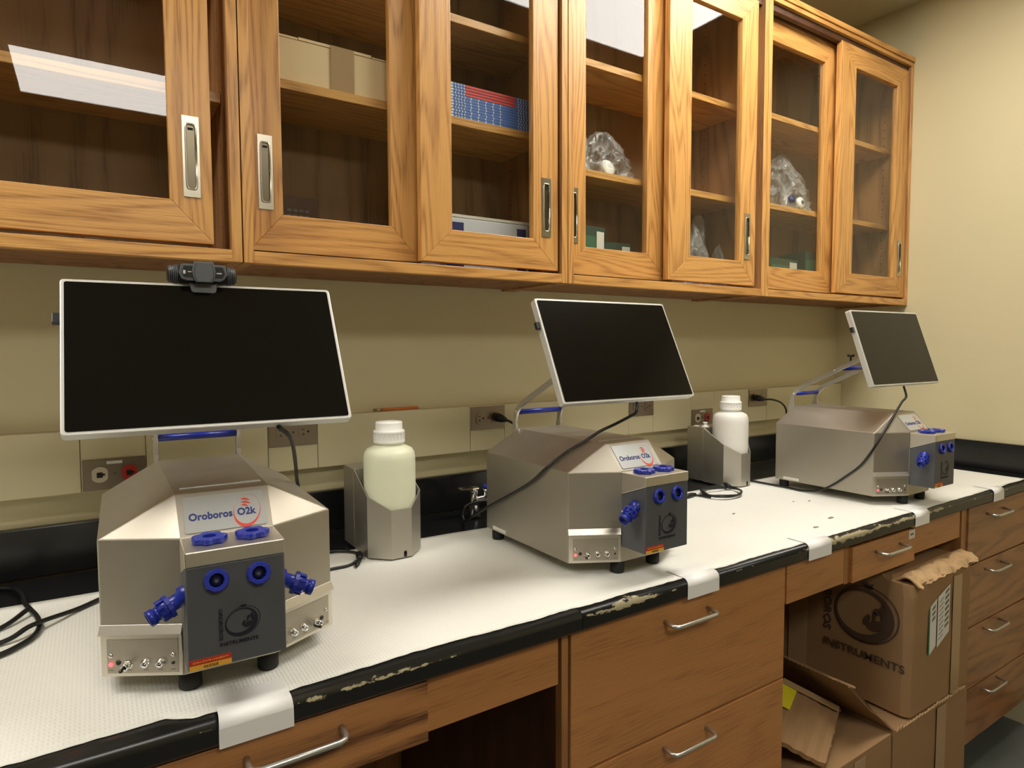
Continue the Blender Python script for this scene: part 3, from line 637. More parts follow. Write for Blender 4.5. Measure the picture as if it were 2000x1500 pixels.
# ------------------------------------------------------------------ instruments
W, L1, L2, CH, EV, BB, HT, TT, R0, T1, R1 = .151, .314, .366, .058, .208, .025, .259, .067, .010, .060, .321
BX, L3, BZ = .059, .435, .058
def instrument(x, y, rz, tilt, swivel, label, cable_label, right_port='blue'):
    t = thing('respirometer', label, 'laboratory instrument', (x, y, ZL), rz, group='stainless respirometers with tilted screens')
    V = dict(A=(-W, 0, BB), B_=(-W, 0, EV), C=(-W, -L1, BB), D=(-W, -L1, EV), E=(-CH, -L2, BB), F=(-CH, -L2, EV), G=(-T1, -R1, HT), J=(-TT, -R0, HT))
    for k in list(V): V[k+'r'] = (-V[k][0],)+V[k][1:]
    ks = list(V); ix = {k: i for i, k in enumerate(ks)}
    faces = ['A C D B_', 'C E F D', 'E Er Fr F', 'Er Cr Dr Fr', 'Cr Ar B_r Dr', 'Ar A B_ J Jr B_r', 'B_ D G J', 'D F G', 'F Fr Gr G', 'Fr Dr Gr', 'Dr B_r Jr Gr', 'J G Gr Jr', 'A Ar Cr Er E C']
    b = B(); b.add([V[k] for k in ks], [tuple(ix[q] for q in s.split()) for s in faces])
    hs = mk('housing', b, steel_m, t, bevel=.0018)
    sm = B(); sm.box((-.052, -.292, HT+.0002), (.056, -.289, HT+.0016), 0); sm.box((.028, -.284, HT+.0002), (.056, -.2825, HT+.0012), 0); mk('top_seam_glint', sm, silver, hs)  # lid seam lip; the pale reflection along it is put in as silver strips
    # screws and serial strip low on the sides
    for sx in (-1, 1):
        for yy in (-.015, -.12, -.27): mk('side_screw', B().lathe([(0, 0), (.0026, 0), (.0022, .0012), (0, .0014)], 10, frame((sx*W, yy, .036), (0, -sx*1, 0), (0, 0, 1))), steel_b, hs)
    mk('serial_strip', B().box((-W-.0006, -.085, .029), (-W-.0002, -.03, .037)), wpaper, hs)
    # chamfer panels
    def chamfer(s):
        o0 = Vector((s*W, -L1, 0)); o1 = Vector((s*CH, -L2, 0)); e = (o1-o0); ln = e.length; e.normalize(); nrm = Vector((s*1, 0, 0)); nrm = Vector((-e.y*s, e.x*s, 0));
        if nrm.y > 0: nrm = -nrm
        def Pn(u_, z, d): p = o0+e*u_+nrm*d; return Vector((p.x, p.y, z))
        def qb(bb, u0_, u1_, z0, z1, d0, d1, mi=0):
            P8 = [Pn(u0_, z0, d0), Pn(u1_, z0, d0), Pn(u1_, z1, d0), Pn(u0_, z1, d0), Pn(u0_, z0, d1), Pn(u1_, z0, d1), Pn(u1_, z1, d1), Pn(u0_, z1, d1)]
            bb.add(P8, [(0, 3, 2, 1), (4, 5, 6, 7), (0, 1, 5, 4), (1, 2, 6, 5), (2, 3, 7, 6), (3, 0, 4, 7)], mi)
        bb = B(); qb(bb, .001, ln-.001, .027, .0815, .0003, .0028)
        cp = mk('control_panel', bb, steel_b, t, bevel=.0006)
        bb = B(); qb(bb, .009, ln-.006, .0315, .0765, .0029, .0034); mk('panel_plate', bb, steel_m, cp)
        # sloping hood over the panel
        bb = B(); prof = [(.0005, .0955), (.0062, .0842), (.0062, .0825), (.0005, .0825)]
        vs = [Pn(-.0005, z, d) for d, z in prof]+[Pn(ln-(.0005), z, d) for d, z in prof]
        bb.add(vs, [(0, 1, 2, 3), (7, 6, 5, 4), (0, 4, 5, 1), (1, 5, 6, 2), (2, 6, 7, 3), (3, 7, 4, 0)]); mk('hood', bb, steel_b, cp, bevel=.0006)
        def fr(u_, z, d=.0034): return frame(Pn(u_, z, d), e if s < 0 else -e, (0, 0, 1)) if True else None
        def M_(u_, z, d=.0034):
            ex = e if (e.cross(Vector((0, 0, 1)))).dot(nrm) > 0 else -e
            return frame(Pn(u_, z, d), ex, (0, 0, 1))
        f_ = [.13, .22, .35, .55, .73, .88]; zz = .0445
        if s < 0:
            mk('power_led', B().lathe([(0, 0), (.0026, 0), (.0026, .0012), (.0015, .002), (0, .0022)], 14, M_(ln*f_[0], zz-.001)), led_m, cp)
        mk('jack_hole', B().lathe([(0, 0), (.0033, 0), (.0033, .0008), (0, .0008)], 16, M_(ln*f_[1], zz+.0015)), black_m, cp)
        bn = B(); m_ = M_(ln*f_[2], zz)
        bn.lathe([(0, 0), (.0062, 0), (.0062, .0025), (.0046, .003), (.0046, .0032)], 6, m_, 0, False); bn.lathe([(.0045, .003), (.0045, .013), (.003, .0135), (.003, .008)], 18, m_, 0, True, False)
        bn.lathe([(0, .003), (.0022, .003), (.0022, .016), (0, .0165)], 10, m_ @ Matrix.Translation((-.003, -.003, 0)), 1)
        mk('bnc_connector', bn, [chrome, black_m], cp)
        for q in (3, 4):
            cn = B(); m_ = M_(ln*f_[q], zz); cn.lathe([(.006, 0), (.006, .002), (.0044, .0035), (.0044, .0055), (.0028, .0055), (.0028, .001)], 18, m_, 0, True, False)
            cn.lathe([(0, .0005), (.0029, .0005), (.0029, .0012), (0, .0012)], 12, m_, 1); cn.lathe([(0, 0), (.0011, 0), (.0011, .0045), (0, .0047)], 8, m_, 0)
            mk('round_connector', cn, [chrome, black_m], cp)
        mk('small_socket', B().lathe([(0, 0), (.0021, 0), (.0021, .0008), (0, .0008)], 12, M_(ln*f_[5], zz)), black_m, cp)
        for q in (.13, .88): mk('screw', B().lathe([(0, 0), (.003, 0), (.0026, .0012), (0, .0016)], 14, M_(ln*q, .0555)), chrome, cp)
        tk = B()
        for q in f_:
            if q in (.22,): continue
            for k in range(3): flat(tk, M_(ln*q-.003+k*.0022, .0352), [(0, 0), (.0015, 0), (.0015, .0012), (0, .0012)], 0, .0002)
        mk('socket_print', tk, greytext, cp)
    chamfer(-1); chamfer(1)
    # chamber box at the front: steel hood and grey cover
    b = B(); yb_ = -L2-.0004
    b.prism([(-BX, yb_, EV), (-BX, -L3, EV), (-BX, -L3, .189), (-BX, yb_, .163)], (2*BX, 0, 0)); mk('chamber_hood', b, steel_b, t, bevel=.0016)
    b = B(); b.prism([(-BX+.0005, yb_, .1625), (-BX+.0005, -L3+.0012, .1885), (-BX+.0005, -L3+.0012, BZ), (-BX+.0005, yb_, BZ)], (2*BX-.001, 0, 0)); cb = mk('chamber_cover', b, grey_m, t, bevel=.002)
    st = B(); st.box((-CH-.0008, -L2-.0012, .085), (-CH+.004, -L2-.0003, .163)); mk('edge_strip', st, steel_b, hs)
    M = frame((0, -L3+.001, 0), (1, 0, 0), (0, 0, 1))
    for xx in (-.024, .026):
        bb = B(); m_ = M @ Matrix.Translation((xx, .168, 0)) @ Matrix.Rotation(R(-12), 4, 'X')
        bb.lathe([(.015, -.002), (.015, .004), (.0135, .0062), (.0095, .0062), (.0085, .0045), (.0085, .0012)], 10, m_, 0, False, False); bb.lathe([(0, .0015), (.0086, .0015), (.0086, .0018), (0, .0018)], 16, m_, 1)
        mk('window_bushing', bb, [blue_m, blue_d], cb)
    company_logo(cb, M @ Matrix.Translation((.004, .1085, .0002)), .0195, logo_m)
    text('printed_name', 'INSTRUMENTS', .0064, logo_m, cb, M @ Matrix.Translation((-.0225, .0822, .0003)), sx=1.1, bold=.00022)
    text('printed_name', 'OROBOROS', .0064, logo_m, cb, M @ Matrix.Translation((-.0226, .1305, .0003)) @ Matrix.Rotation(R(-90), 4, 'Z'), sx=1.16, bold=.00022)
    tg = B(); tg.box((-.0572, -L3+.0004, .0655), (-.009, -L3+.001, .0722), 0); tg.box((-.0572, -L3+.0004, .0592), (-.009, -L3+.001, .0654), 1); at_ = mk('asset_tag', tg, [red_tag, gold_tag], cb)
    text('tag_number', '460068', .0052, blackprint, at_, M @ Matrix.Translation((-.033, .0604, .0008)), align='CENTER', sx=1.1)
    text('tag_print', 'IOWA STATE UNIVERSITY', .0032, gold_tag, at_, M @ Matrix.Translation((-.033, .0676, .0008)), align='CENTER', sx=1.12)
    # lobed knobs on top
    for xx, yy in ((-.0265, -.397), (.025, -.399)):
        bb = B(); pts = []; hole = []; n = 56
        for k in range(n):
            a = 2*math.pi*k/n; rr = .0198+.0018*math.tanh(3*math.cos(7*a)); pts.append((xx+rr*math.cos(a), yy+rr*math.sin(a)))
        z0, z1 = EV+.0012, EV+.0078
        vs = [(p[0], p[1], z0) for p in pts]+[(p[0], p[1], z1-.001) for p in pts]+[(xx+(p[0]-xx)*.93, yy+(p[1]-yy)*.93, z1) for p in pts]
        for k in range(n): a = 2*math.pi*k/n; vs.append((xx+.0085*math.cos(a), yy+.0085*math.sin(a), z1-.0002))
        for k in range(n): a = 2*math.pi*k/n; vs.append((xx+.0078*math.cos(a), yy+.0078*math.sin(a), z0+.0006))
        fs = [tuple(range(n))[::-1]]
        for l in range(4):
            for k in range(n): fs.append((l*n+k, l*n+(k+1) % n, (l+1)*n+(k+1) % n, (l+1)*n+k))
        bb.add(vs, fs, 0, False); bb.add([(xx+.0079*math.cos(2*math.pi*k/20), yy+.0079*math.sin(2*math.pi*k/20), z0+.0008) for k in range(20)], [tuple(range(20))], 1)
        mk('lobed_knob', bb, [blue_m, blue_d], t)
    # side ports
    if right_port == 'grey':
        o_ = mk('side_port', B().lathe([(0, 0), (.011, 0), (.011, .006), (.0085, .0075), (.0085, .014), (0, .015)], 18, frame((BX-.0005, -.405, .17), (0, -1, 0), (0, 0, 1)) @ Matrix.Rotation(math.pi, 4, 'X')), alu, t); o_['label'] = 'pale grey side port'
    for s in ((-1, 1) if right_port == 'blue' else (-1,)):
        d = Vector((s*math.cos(R(24)), -.22, -math.sin(R(24)))).normalized(); ex = Vector((0, 1, 0)); ey = d.cross(ex).normalized(); ex = ey.cross(d).normalized()
        o_ = Vector((s*(BX-.004), -.405, .147)); m_ = Matrix(((ex.x, ey.x, d.x, o_.x), (ex.y, ey.y, d.y, o_.y), (ex.z, ey.z, d.z, o_.z), (0, 0, 0, 1))) @ Matrix.Scale(1.0, 4)
        bb = B(); bb.lathe([(.0135, 0), (.0135, .007), (.0095, .009), (.0095, .021)], 20, m_, 0, True, False)
        bb.lathe([(.0095, .0205), (.0155, .021), (.0155, .026), (.0115, .027)], 12, m_, 0, False, False)
        for k in range(10):
            a = 2*math.pi*k/10; mm = m_ @ Matrix.Rotation(a, 4, 'Z') @ Matrix.Translation((.0118, 0, .031)); q = [mm @ Vector(p) for p in [(-.001, -.0017, -.0045), (.0022, -.0017, -.0045), (.0022, .0017, -.0045), (-.001, .0017, -.0045)]]
            bb.prism(q, m_.to_3x3() @ Vector((0, 0, .009)), 0)
        bb.lathe([(.0115, .026), (.0118, .035), (.0088, .0355), (.0088, .041), (.0104, .0412), (.0104, .049), (.0082, .0495), (.0078, .043), (0, .0428)], 22, m_, 0, True, False)
        mk('side_port', bb, blue_m, t)
    # name plate on the sloping face
    F = Vector((-CH, -L2, EV)); Gp = Vector((-T1, -R1, HT)); ey = (Gp-F); hl = ey.length; ey = Vector((0, ey.y, ey.z)).normalized()
    M = frame((0, -L2, EV), (1, 0, 0), ey) @ Matrix.Translation((0, 0, .0004))
    pl = B(); rr = .003; pw, p0, p1 = .0515, .0055, .060; pts = []
    for cx, cy, a0 in ((pw-rr, p1-rr, 0), (-pw+rr, p1-rr, 90), (-pw+rr, p0+rr, 180), (pw-rr, p0+rr, 270)):
        for k in range(5): a = R(a0+k*22.5); pts.append((cx+rr*math.cos(a), cy+rr*math.sin(a)))
    flat(pl, M, pts, 0, .0008); np_ = mk('name_plate', pl, silver, t)
    M2 = M @ Matrix.Translation((0, 0, .0009))
    text('brand_lettering', 'Oroboros', .0150, navy, np_, M2 @ Matrix.Translation((-.0462, .0235, 0)), bold=.0005, sx=.86, spacing=1.02)
    text('brand_lettering', 'O2k', .0150, navy, np_, M2 @ Matrix.Translation((.0145, .0235, 0)), bold=.0005, sx=.86)
    rb = B(); ringpoly(rb, M2, (.0275, .0295), .0175, .0258, (.0278, .0318), .0168, .0232, rot=R(-14), d=.0001)
    for k, (yy, wv) in enumerate(((.048, .012), (.043, .0125), (.0385, .009))):
        pts = [(.021+wv*q/8, yy+.0028*math.sin(math.pi*q/8)-.003*q/8) for q in range(9)]+[(.021+wv*q/8, yy-.0013*math.sin(math.pi*q/8)-.003*q/8+.0012*math.sin(math.pi*q/8)) for q in range(8, -1, -1)]
        flat(rb, M2, pts[:9]+[(p[0], p[1]-.0004) for p in pts[9:]], 0, .0002)
    mk('red_emblem', rb, red_m, np_, fix=False)
    # feet
    for fx, fy in ((-.05, -.347), (.05, -.347), (-.131, -.02), (.131, -.02)):
        mk('foot', B().lathe([(0, 0), (.0135, 0), (.0145, .003), (.0145, BB), (0, BB)], 20, Matrix.Translation((fx, fy, 0))), rubber, t)
    # support arms, handle bars
    path = [(0, .235), (.0, .27), (-.003, .288), (-.011, .304), (-.026, .318), (-.05, .331), (-.15, .380), (-.252, .432)]
    sp_ = smoothpath([(0, p[0], p[1]) for p in path], 4)
    for s in (-1, 1):
        bb = B(); top_, bot_ = [], []
        for i, p in enumerate(sp_):
            tn = (sp_[min(i+1, len(sp_)-1)]-sp_[max(i-1, 0)]).normalized(); nr = Vector((0, -tn.z, tn.y)); hw = .0065 if i > 3 else .0095
            top_.append(p+nr*hw); bot_.append(p-nr*hw)
        n = len(sp_); xx = s*.068
        for xo in (xx-.0035, xx+.0035):
            for p in top_: bb.v.append((xo, p.y, p.z))
            for p in bot_: bb.v.append((xo, p.y, p.z))
        for i in range(n-1):
            for q in ((i, i+1, n+i+1, n+i), (2*n+i, 3*n+i, 3*n+i+1, 2*n+i+1), (i, 2*n+i, 2*n+i+1, i+1), (n+i, n+i+1, 3*n+i+1, 3*n+i)): bb.f.append(list(q)); bb.m.append(0); bb.sm.append(False)
        for q in ((0, n, 3*n, 2*n), (n-1, 3*n-1, 4*n-1, 2*n-1)): bb.f.append(list(q)); bb.m.append(0); bb.sm.append(False)
        ar = mk('support_arm', bb, alu, t, bevel=.001)
        bl = B(); bl.tube([(xx-.0045*1, -.145, .378), (xx+.0045, -.145, .378)], .0035, 10); bl.tube([(xx-.0045, -.009, .300), (xx+.0045, -.009, .300)], .003, 10); mk('bolt', bl, chrome, ar)
    bb = B(); bb.tube([(-.0635, -.008, .299), (.0635, -.008, .299)], .0062, 14); mk('carry_handle', bb, blue_m, t)
    bb = B(); bb.tube([(-.0635, -.17, .386), (.0635, -.17, .386)], .0062, 14); mk('carry_handle', bb, blue_m, t)
    # screen
    cz = .4515; cy = -.294
    S = Matrix.Translation((-.002, cy, cz)) @ Matrix.Rotation(swivel, 4, 'Z') @ Matrix.Rotation(-tilt, 4, 'X')
    # front plane is local y=0, screen body extends to +y
    w2, h2 = .1806, .11475
    def rrect(w_, h_, rr, n=5):
        out = []
        for cx, cy_, a0 in ((w_-rr, h_-rr, 0), (-w_+rr, h_-rr, 90), (-w_+rr, -h_+rr, 180), (w_-rr, -h_+rr, 270)):
            for k in range(n): a = R(a0+k*90/(n-1)); out.append((cx+rr*math.cos(a), cy_+rr*math.sin(a)))
        return out
    bb = B(); bb.prism([S @ Vector((p[0], 0, p[1])) for p in rrect(w2, h2, .005)], S.to_3x3() @ Vector((0, .016, 0))); sc_ = mk('screen', bb, bezel, t, bevel=.001)
    bb = B(); bb.prism([S @ Vector((p[0], -.0003, p[1])) for p in rrect(w2-.0045, h2-.0045, .003)], S.to_3x3() @ Vector((0, -.0005, 0))); mk('display_glass', bb, screen_m, sc_)
    bb = B(); bb.prism([S @ Vector((p[0], .0163, p[1]-.01)) for p in rrect(.062, .05, .004)], S.to_3x3() @ Vector((0, .012, 0))); mk('mounting_block', bb, black_m, sc_)
    bb = B(); p = Vector((-.068, -.195, .41)); bb.lathe([(0, 0), (.003, 0), (.003, .012), (.009, .013), (.011, .017), (.009, .021), (0, .022)], 12, Matrix.Translation(p)); mk('clamp_knob', bb, black_m, t)
    # usb receiver in the left edge
    MW = Matrix.Translation((x, y, ZL)) @ Matrix.Rotation(rz, 4, 'Z')
    q = MW @ S @ Vector((-w2-.0001, .008, .056))
    ub = B(); rot3 = (MW @ S).to_3x3()
    def bxr(a, b2):
        P8 = [rot3 @ Vector((xx, yy, zz)) for zz in (a[2], b2[2]) for yy in (a[1], b2[1]) for xx in (a[0], b2[0])]
        ub.add(P8, [(0, 2, 3, 1), (4, 5, 7, 6), (0, 1, 5, 4), (2, 6, 7, 3), (0, 4, 6, 2), (1, 3, 7, 5)])
    bxr((-.009, -.004, -.0075), (0, .004, .0075))
    tag(mk('usb_receiver', ub, cam_d, bevel=.001, loc=q), cable_label, 'usb dongle', 'usb receivers in the screens')
    return t, MW, S
I1 = instrument(-2.623, -.311, -.031, R(29.15), R(-1.65)+.031, 'steel respirometer with black screen nearest the left, webcam on top', 'black usb receiver on the left edge of the nearest screen')
I2 = instrument(-1.850, -.300, .002, R(25.5), R(-.66)-.002, 'steel respirometer with black screen in the middle of the counter', 'black usb receiver on the left edge of the middle screen', 'grey')
I3 = instrument(-.772, -.338, -.003, R(19.15), R(-1.95)+.003, 'steel respirometer with grey screen farthest away, by the right wall', 'black usb receiver on the left edge of the farthest screen', None)

# ------------------------------------------------------------------ webcam
top = I1[1] @ I1[2] @ Vector((-.006, .006, .1149))
t = thing('webcam', 'black and grey webcam with a closed privacy cover on the nearest screen', 'webcam', top, R(-2))
b = B(); n = 40; rings = []
prof = [(-.047, .006), (-.0465, .010), (-.044, .0125), (-.036, .0138), (-.030, .0142), (.030, .0142), (.036, .0138), (.044, .0125), (.0465, .010), (.047, .006)]
vs = []
for xx, rr in prof:
    for k in range(24):
        a = 2*math.pi*k/24; vs.append((xx, -.004+rr*.85*math.cos(a)+(abs(xx)*.1), .017+rr*math.sin(a)))
m_ = len(prof)
b.add(vs, [(i*24+k, i*24+(k+1) % 24, (i+1)*24+(k+1) % 24, (i+1)*24+k) for i in range(m_-1) for k in range(24)], 0, True); b.f += [list(range(24))[::-1], [(m_-1)*24+k for k in range(24)]]; b.m += [0, 0]; b.sm += [False, False]
bd = mk('body', b, cam_d, t)
b = B()
for s in (-1, 1):
    for k in range(5):
        xx = s*(.034+.0024*k); rr = .0144-.0004*k; b.tube([(xx, -.004+(rr)*.86*math.cos(a)+abs(xx)*.1, .017+rr*math.sin(a)) for a in [R(-150+q*15-90) for q in range(14)]], .0006, 5)
mk('speaker_grille', b, cam_m, bd)
def xz(pts, y): return [(p[0], y, p[1]) for p in pts]
b = B(); b.prism(xz([(-.029, .009), (-.032, .017), (-.029, .0305), (.029, .0305), (.032, .017), (.027, .009), (.022, .0065), (-.022, .0065)], -.0215), (0, .008, 0)); mk('face_plate', b, cam_m, t, bevel=.001)
b = B(); b.prism(xz([(-.0265, .0115), (-.0285, .0175), (-.026, .0275), (.026, .0275), (.0285, .0175), (.025, .0115)], -.0222), (0, .0005, 0)); mk('face_inset', b, cam_d, t)
b = B(); b.prism(xz([(-.011, .004), (-.0145, .012), (-.0155, .021), (-.013, .034), (.013, .034), (.0155, .021), (.0145, .012), (.011, .004)], -.0265), (0, .0042, 0)); mk('privacy_cover', b, cam_m, t, bevel=.0015)
b = B()
for s in (-1, 1): b.tube([(s*.0095, -.0267, .0055), (s*.0125, -.0267, .013), (s*.013, -.0267, .021), (s*.0105, -.0267, .0325)], .0003, 5)
mk('cover_line', b, cam_d, t)
b = B(); b.box((-.027, -.0228, .016), (-.024, -.0222, .021)); b.box((-.021, -.0228, .0185), (-.016, -.0222, .0197)); b.box((.017, -.0228, .0175), (.024, -.0222, .0192)); mk('face_mark', b, white_tape, t)
S1 = (I1[1] @ I1[2]).to_3x3()
b = B(); b.prism([(-.019, -.012, .0045), (-.016, -.013, -.008), (-.013, -.0135, -.0105), (.014, -.0135, -.0105), (.017, -.013, -.008), (.019, -.012, .0045)], (0, .003, 0)); mk('clip', b, cam_m, t, bevel=.001)
mk('clip_foot', B().box((-.014, -.012, .0012), (.014, .014, .0045)), cam_d, t)

# ------------------------------------------------------------------ bottle stations
def station(cx, yf, label, blabel, bm_, knobs):
    """steel octagonal holder with a box at its back and a reservoir bottle"""
    t = thing('bottle_holder', label, 'bottle holder', (cx, yf+.062, ZL)); w2 = .0625; ch = .041
    oct_ = [(-.0235, -.0625), (.0235, -.0625), (w2, -.0235), (w2, .058), (-w2, .058), (-w2, -.0235)]
    zt = {0: .109, 1: .109, 2: .137, 3: .184, 4: .184, 5: .137}
    b = B(); n = 6; th = .0016
    inn = [(p[0]*(1-th/w2), p[1]*(1-th/.062)) for p in oct_]
    vs = [(p[0], p[1], .003) for p in oct_]+[(p[0], p[1], zt[i]) for i, p in enumerate(oct_)]+[(p[0], p[1], .005) for p in inn]+[(p[0], p[1], zt[i]) for i, p in enumerate(inn)]
    fs = []
    for i in range(n):
        k = (i+1) % n
        if i == 3: continue
        fs += [(i, k, n+k, n+i), (2*n+i, 3*n+i, 3*n+k, 2*n+k), (n+i, n+k, 3*n+k, 3*n+i)]
    fs += [tuple(range(n))[::-1], tuple(range(2*n, 3*n)), (3, 2*n+3, 3*n+3, n+3), (4, n+4, 3*n+4, 2*n+4)]
    b.add(vs, fs); mk('cup', b, steel_v, t, fix=False)
    nb = B(); nb.box((-.0035+.008, -.0628, .004), (.0035+.008, -.0621, .014)); nb.lathe([(0, 0), (.0035, 0), (.0035, .0007), (0, .0007)], 14, frame((.008, -.0621, .014), (1, 0, 0), (0, 0, 1))); mk('cable_slot', nb, dark_m, t)
    bx = B(); bx.box((-w2, .0583, .004), (w2, .128, .1845)); mk('pump_box', bx, steel_v, t, bevel=.0015)
    bx = B(); bx.box((-w2-.0006, .0585, .006), (-w2-.0001, .0625, .18)); mk('joint_strip', bx, steel_b, t)
    bs = B(); bs.lathe([(0, 0), (.05, 0), (.052, .003), (0, .0031)], 24); mk('base_pad', bs, rubber, t)
    if knobs:
        kb = B(); kb.lathe([(.013, 0), (.013, .003), (.009, .0045), (.006, .005), (.006, .013), (.008, .0135), (.008, .016), (0, .0165)], 20, Matrix.Translation((-.035, .075, .1845))); mk('top_knob', kb, bottle_w, t)
        kb = B(); kb.lathe([(.01, 0), (.01, .002), (0, .0022)], 20, Matrix.Translation((-.04, .108, .1845))); mk('top_plug', kb, wpaper, t)
    bt = thing('reservoir_bottle', blabel, 'bottle', (cx, yf+.062+.0, ZL+.0058)); 
    b = B(); prof = [(0, 0), (.050, 0), (.0555, .004), (.057, .012), (.057, .195), (.0568, .208), (.055, .219), (.050, .2275), (.040, .2325), (.0325, .235), (.0305, .238), (.0305, .247), (.0, .247)]
    b.lathe(prof[:-1], 48, None, 0, True, True); mk('body', b, bm_, bt)
    b = B(); b.lathe([(.0325, .2402), (.0345, .2415), (.0347, .246), (.0335, .2475), (.0332, .262), (.0343, .2635), (.0343, .268), (.031, .2695), (.0295, .2705), (.0293, .285), (.0285, .2875), (.0, .2878)], 48); 
    for k in range(24):
        a = 2*math.pi*k/24; mm = Matrix.Rotation(a, 4, 'Z') @ Matrix.Translation((.0335, 0, .249)); b.prism([mm @ Vector(p) for p in [(-.001, -.0013, 0), (.0011, -.0013, 0), (.0011, .0013, 0), (-.001, .0013, 0)]], (0, 0, .013))
    mk('screw_cap', b, bottle_w, bt)
station(-2.2335, -.331, 'steel octagonal bottle holder between the first and second instruments', 'milky greenish plastic bottle with white cap, nearer to the viewer', bottle_g, False)
station(-1.0135, -.292, 'steel octagonal bottle holder with a white knob, left of the last instrument', 'white plastic bottle with ribbed white cap, farther away', bottle_p, True)

# ------------------------------------------------------------------ lab tap
t = thing('gas_tap', 'small chrome lab tap with a blue capped valve behind the middle instrument', 'tap', (-1.93, -.115, .9142))
mk('base', B().lathe([(0, 0), (.02, 0), (.02, .006), (.0155, .01), (.0145, .035), (0, .035)], 24), resin, t)
mk('column', B().lathe([(0, .0352), (.011, .0352), (.013, .045), (.0105, .052), (.011, .07), (.0125, .074), (0, .076)], 24), chrome, t)
b = B(); b.prism([(-.05, -.004, .083), (-.046, -.012, .0805), (-.01, -.014, .077), (.012, -.009, .0765), (.012, .009, .0765), (-.01, .014, .077), (-.046, .003, .0805)], (0, 0, .005)); mk('lever', b, chrome, t, bevel=.0015)
b = B(); b.tube(smoothpath([(.006, -.004, .05), (.025, -.006, .052), (.036, -.008, .05)], 4), .006, 12); b.lathe([(0, 0), (.009, 0), (.0105, .012), (.009, .03), (.0115, .032), (.0115, .04), (0, .041)], 20, Matrix.Translation((.036, -.008, .036))); b.tube([(.036, -.008, .055), (.06, -.02, .05), (.075, -.026, .04)], .006, 12); mk('side_valve', b, chrome, t)
mk('blue_cap', B().lathe([(0, 0), (.0115, 0), (.0115, .006), (.009, .009), (0, .0095)], 20, Matrix.Translation((.036, -.008, .0772))), blue_m, t)

# ------------------------------------------------------------------ cables
def cable(pts, rad, label, name='cable', n=8, ends=None, group=None):
    p0 = Vector(pts[0]); b = B().tube([p-p0 for p in smoothpath(pts, n)], rad, 8)
    if ends:
        for (p, q, rr) in ends:
            p, q = Vector(p)-p0, Vector(q)-p0; b.tube([p, p+(q-p)*.1, p+(q-p)*.6, q], rr, 10, rads=[rr*.6, rr, rr, rr*.55])
    return tag(mk(name, b, black_c, loc=p0), label, 'cable', group)
def W1(I, lx, ly, lz): return tuple(I[1] @ Vector((lx, ly, lz)))
zc_ = ZL+.0035
m1 = I1[1] @ I1[2] @ Vector((.075, .009, -.117))
cable([m1, m1+Vector((.03, .045, -.03)), (-2.47, -.40, 1.13), (-2.452, -.34, 1.09), (-2.44, -.25, 1.03), (-2.43, -.17, .96), (-2.42, -.12, .93), (-2.45, -.08, .918)], .0032, 'black cable dropping from the nearest screen behind its housing')
m2 = I2[1] @ I2[2] @ Vector((.015, .009, -.117))
cable([m2, m2+Vector((-.006, -.004, -.02)), (-1.845, -.625, 1.228), (-1.861, -.592, 1.208), (-1.888, -.578, 1.194), (-1.923, -.569, 1.174), (-1.954, -.558, 1.157), (-1.987, -.555, 1.139), (-2.006, -.541, 1.119), (-2.006, -.497, 1.088), (-2.006, -.417, 1.045), (-2.006, -.313, .994), (-2.008, -.24, .955), (-2.0, -.19, .93), (-1.985, -.16, .921), (-1.978, -.14, .93), (-1.970, -.14, .954), (-1.945, -.145, .963), (-1.913, -.15, .964), (-1.87, -.15, .955)], .0032, 'black cable hanging from the middle screen and looping by the tap')
m3 = I3[1] @ I3[2] @ Vector((-.01, .009, -.117))
cable([m3, m3+Vector((0, -.008, -.03)), (-.800, -.665, 1.208), (-.829, -.664, 1.182), (-.861, -.666, 1.158), (-.896, -.668, 1.134), (-.912, -.667, 1.118), (-.925, -.660, 1.094), (-.930, -.646, 1.067), (-.930, -.617, 1.025), (-.930, -.573, .985), (-.931, -.535, .954), (-.932, -.49, .929), (-.931, -.44, .9205), (-.93, -.39, .9205), (-.932, -.33, .9205), (-.935, -.27, .9205), (-.93, -.22, .9205), (-.90, -.15, .93), (-.87, -.11, .93)], .0032, 'black cable from the farthest screen trailing along its left side')
zl = ZL+.0045
cable([(-3.2, -.02-.03, .922), (-3.0, -.05, .919), (-2.93, -.08, .92), (-2.905, -.13, .922), (-2.893, -.20, zl), (-2.872, -.28, zl), (-2.868, -.34, zl), (-2.885, -.385, zl), (-2.93, -.42, zl), (-3.05, -.44, zl)], .0042, 'black cable curling in front of the backsplash at far left')
cable([(-2.785, -.243, zl), (-2.82, -.275, zl), (-2.875, -.335, zl+.009), (-2.92, -.365, zl), (-3.05, -.38, zl)], .004, 'black cable running out from the left side of the nearest instrument')
cable([(-2.885, -.245, zl+.008), (-2.92, -.295, zl), (-2.98, -.33, zl), (-3.08, -.35, zl)], .004, 'short black cable crossing under the others at far left')
cable([(-2.47, -.235, zc_), (-2.40, -.21, zc_), (-2.345, -.205, zc_), (-2.31, -.235, zc_), (-2.303, -.262, zc_), (-2.31, -.29, zc_+.003), (-2.345, -.315, zc_), (-2.385, -.318, zc_), (-2.43, -.325, zc_)], .0032, 'black cable loop with a barrel plug beside the near bottle holder',
      ends=[((-2.305, -.262, zc_+.003), (-2.317, -.30, zc_+.003), .0075), ((-2.317, -.30, zc_+.002), (-2.337, -.334, zc_+.001), .005)])
loop = []
for k in range(27):
    a = R(200-k*30); rr = 1+.05*math.sin(k*1.9); loop.append((-1.165+.072*rr*math.cos(a)+.02*math.sin(a), -.318+.062*rr*math.sin(a), zc_+.0015+.006*(k/27)+.0012*(k % 3)))
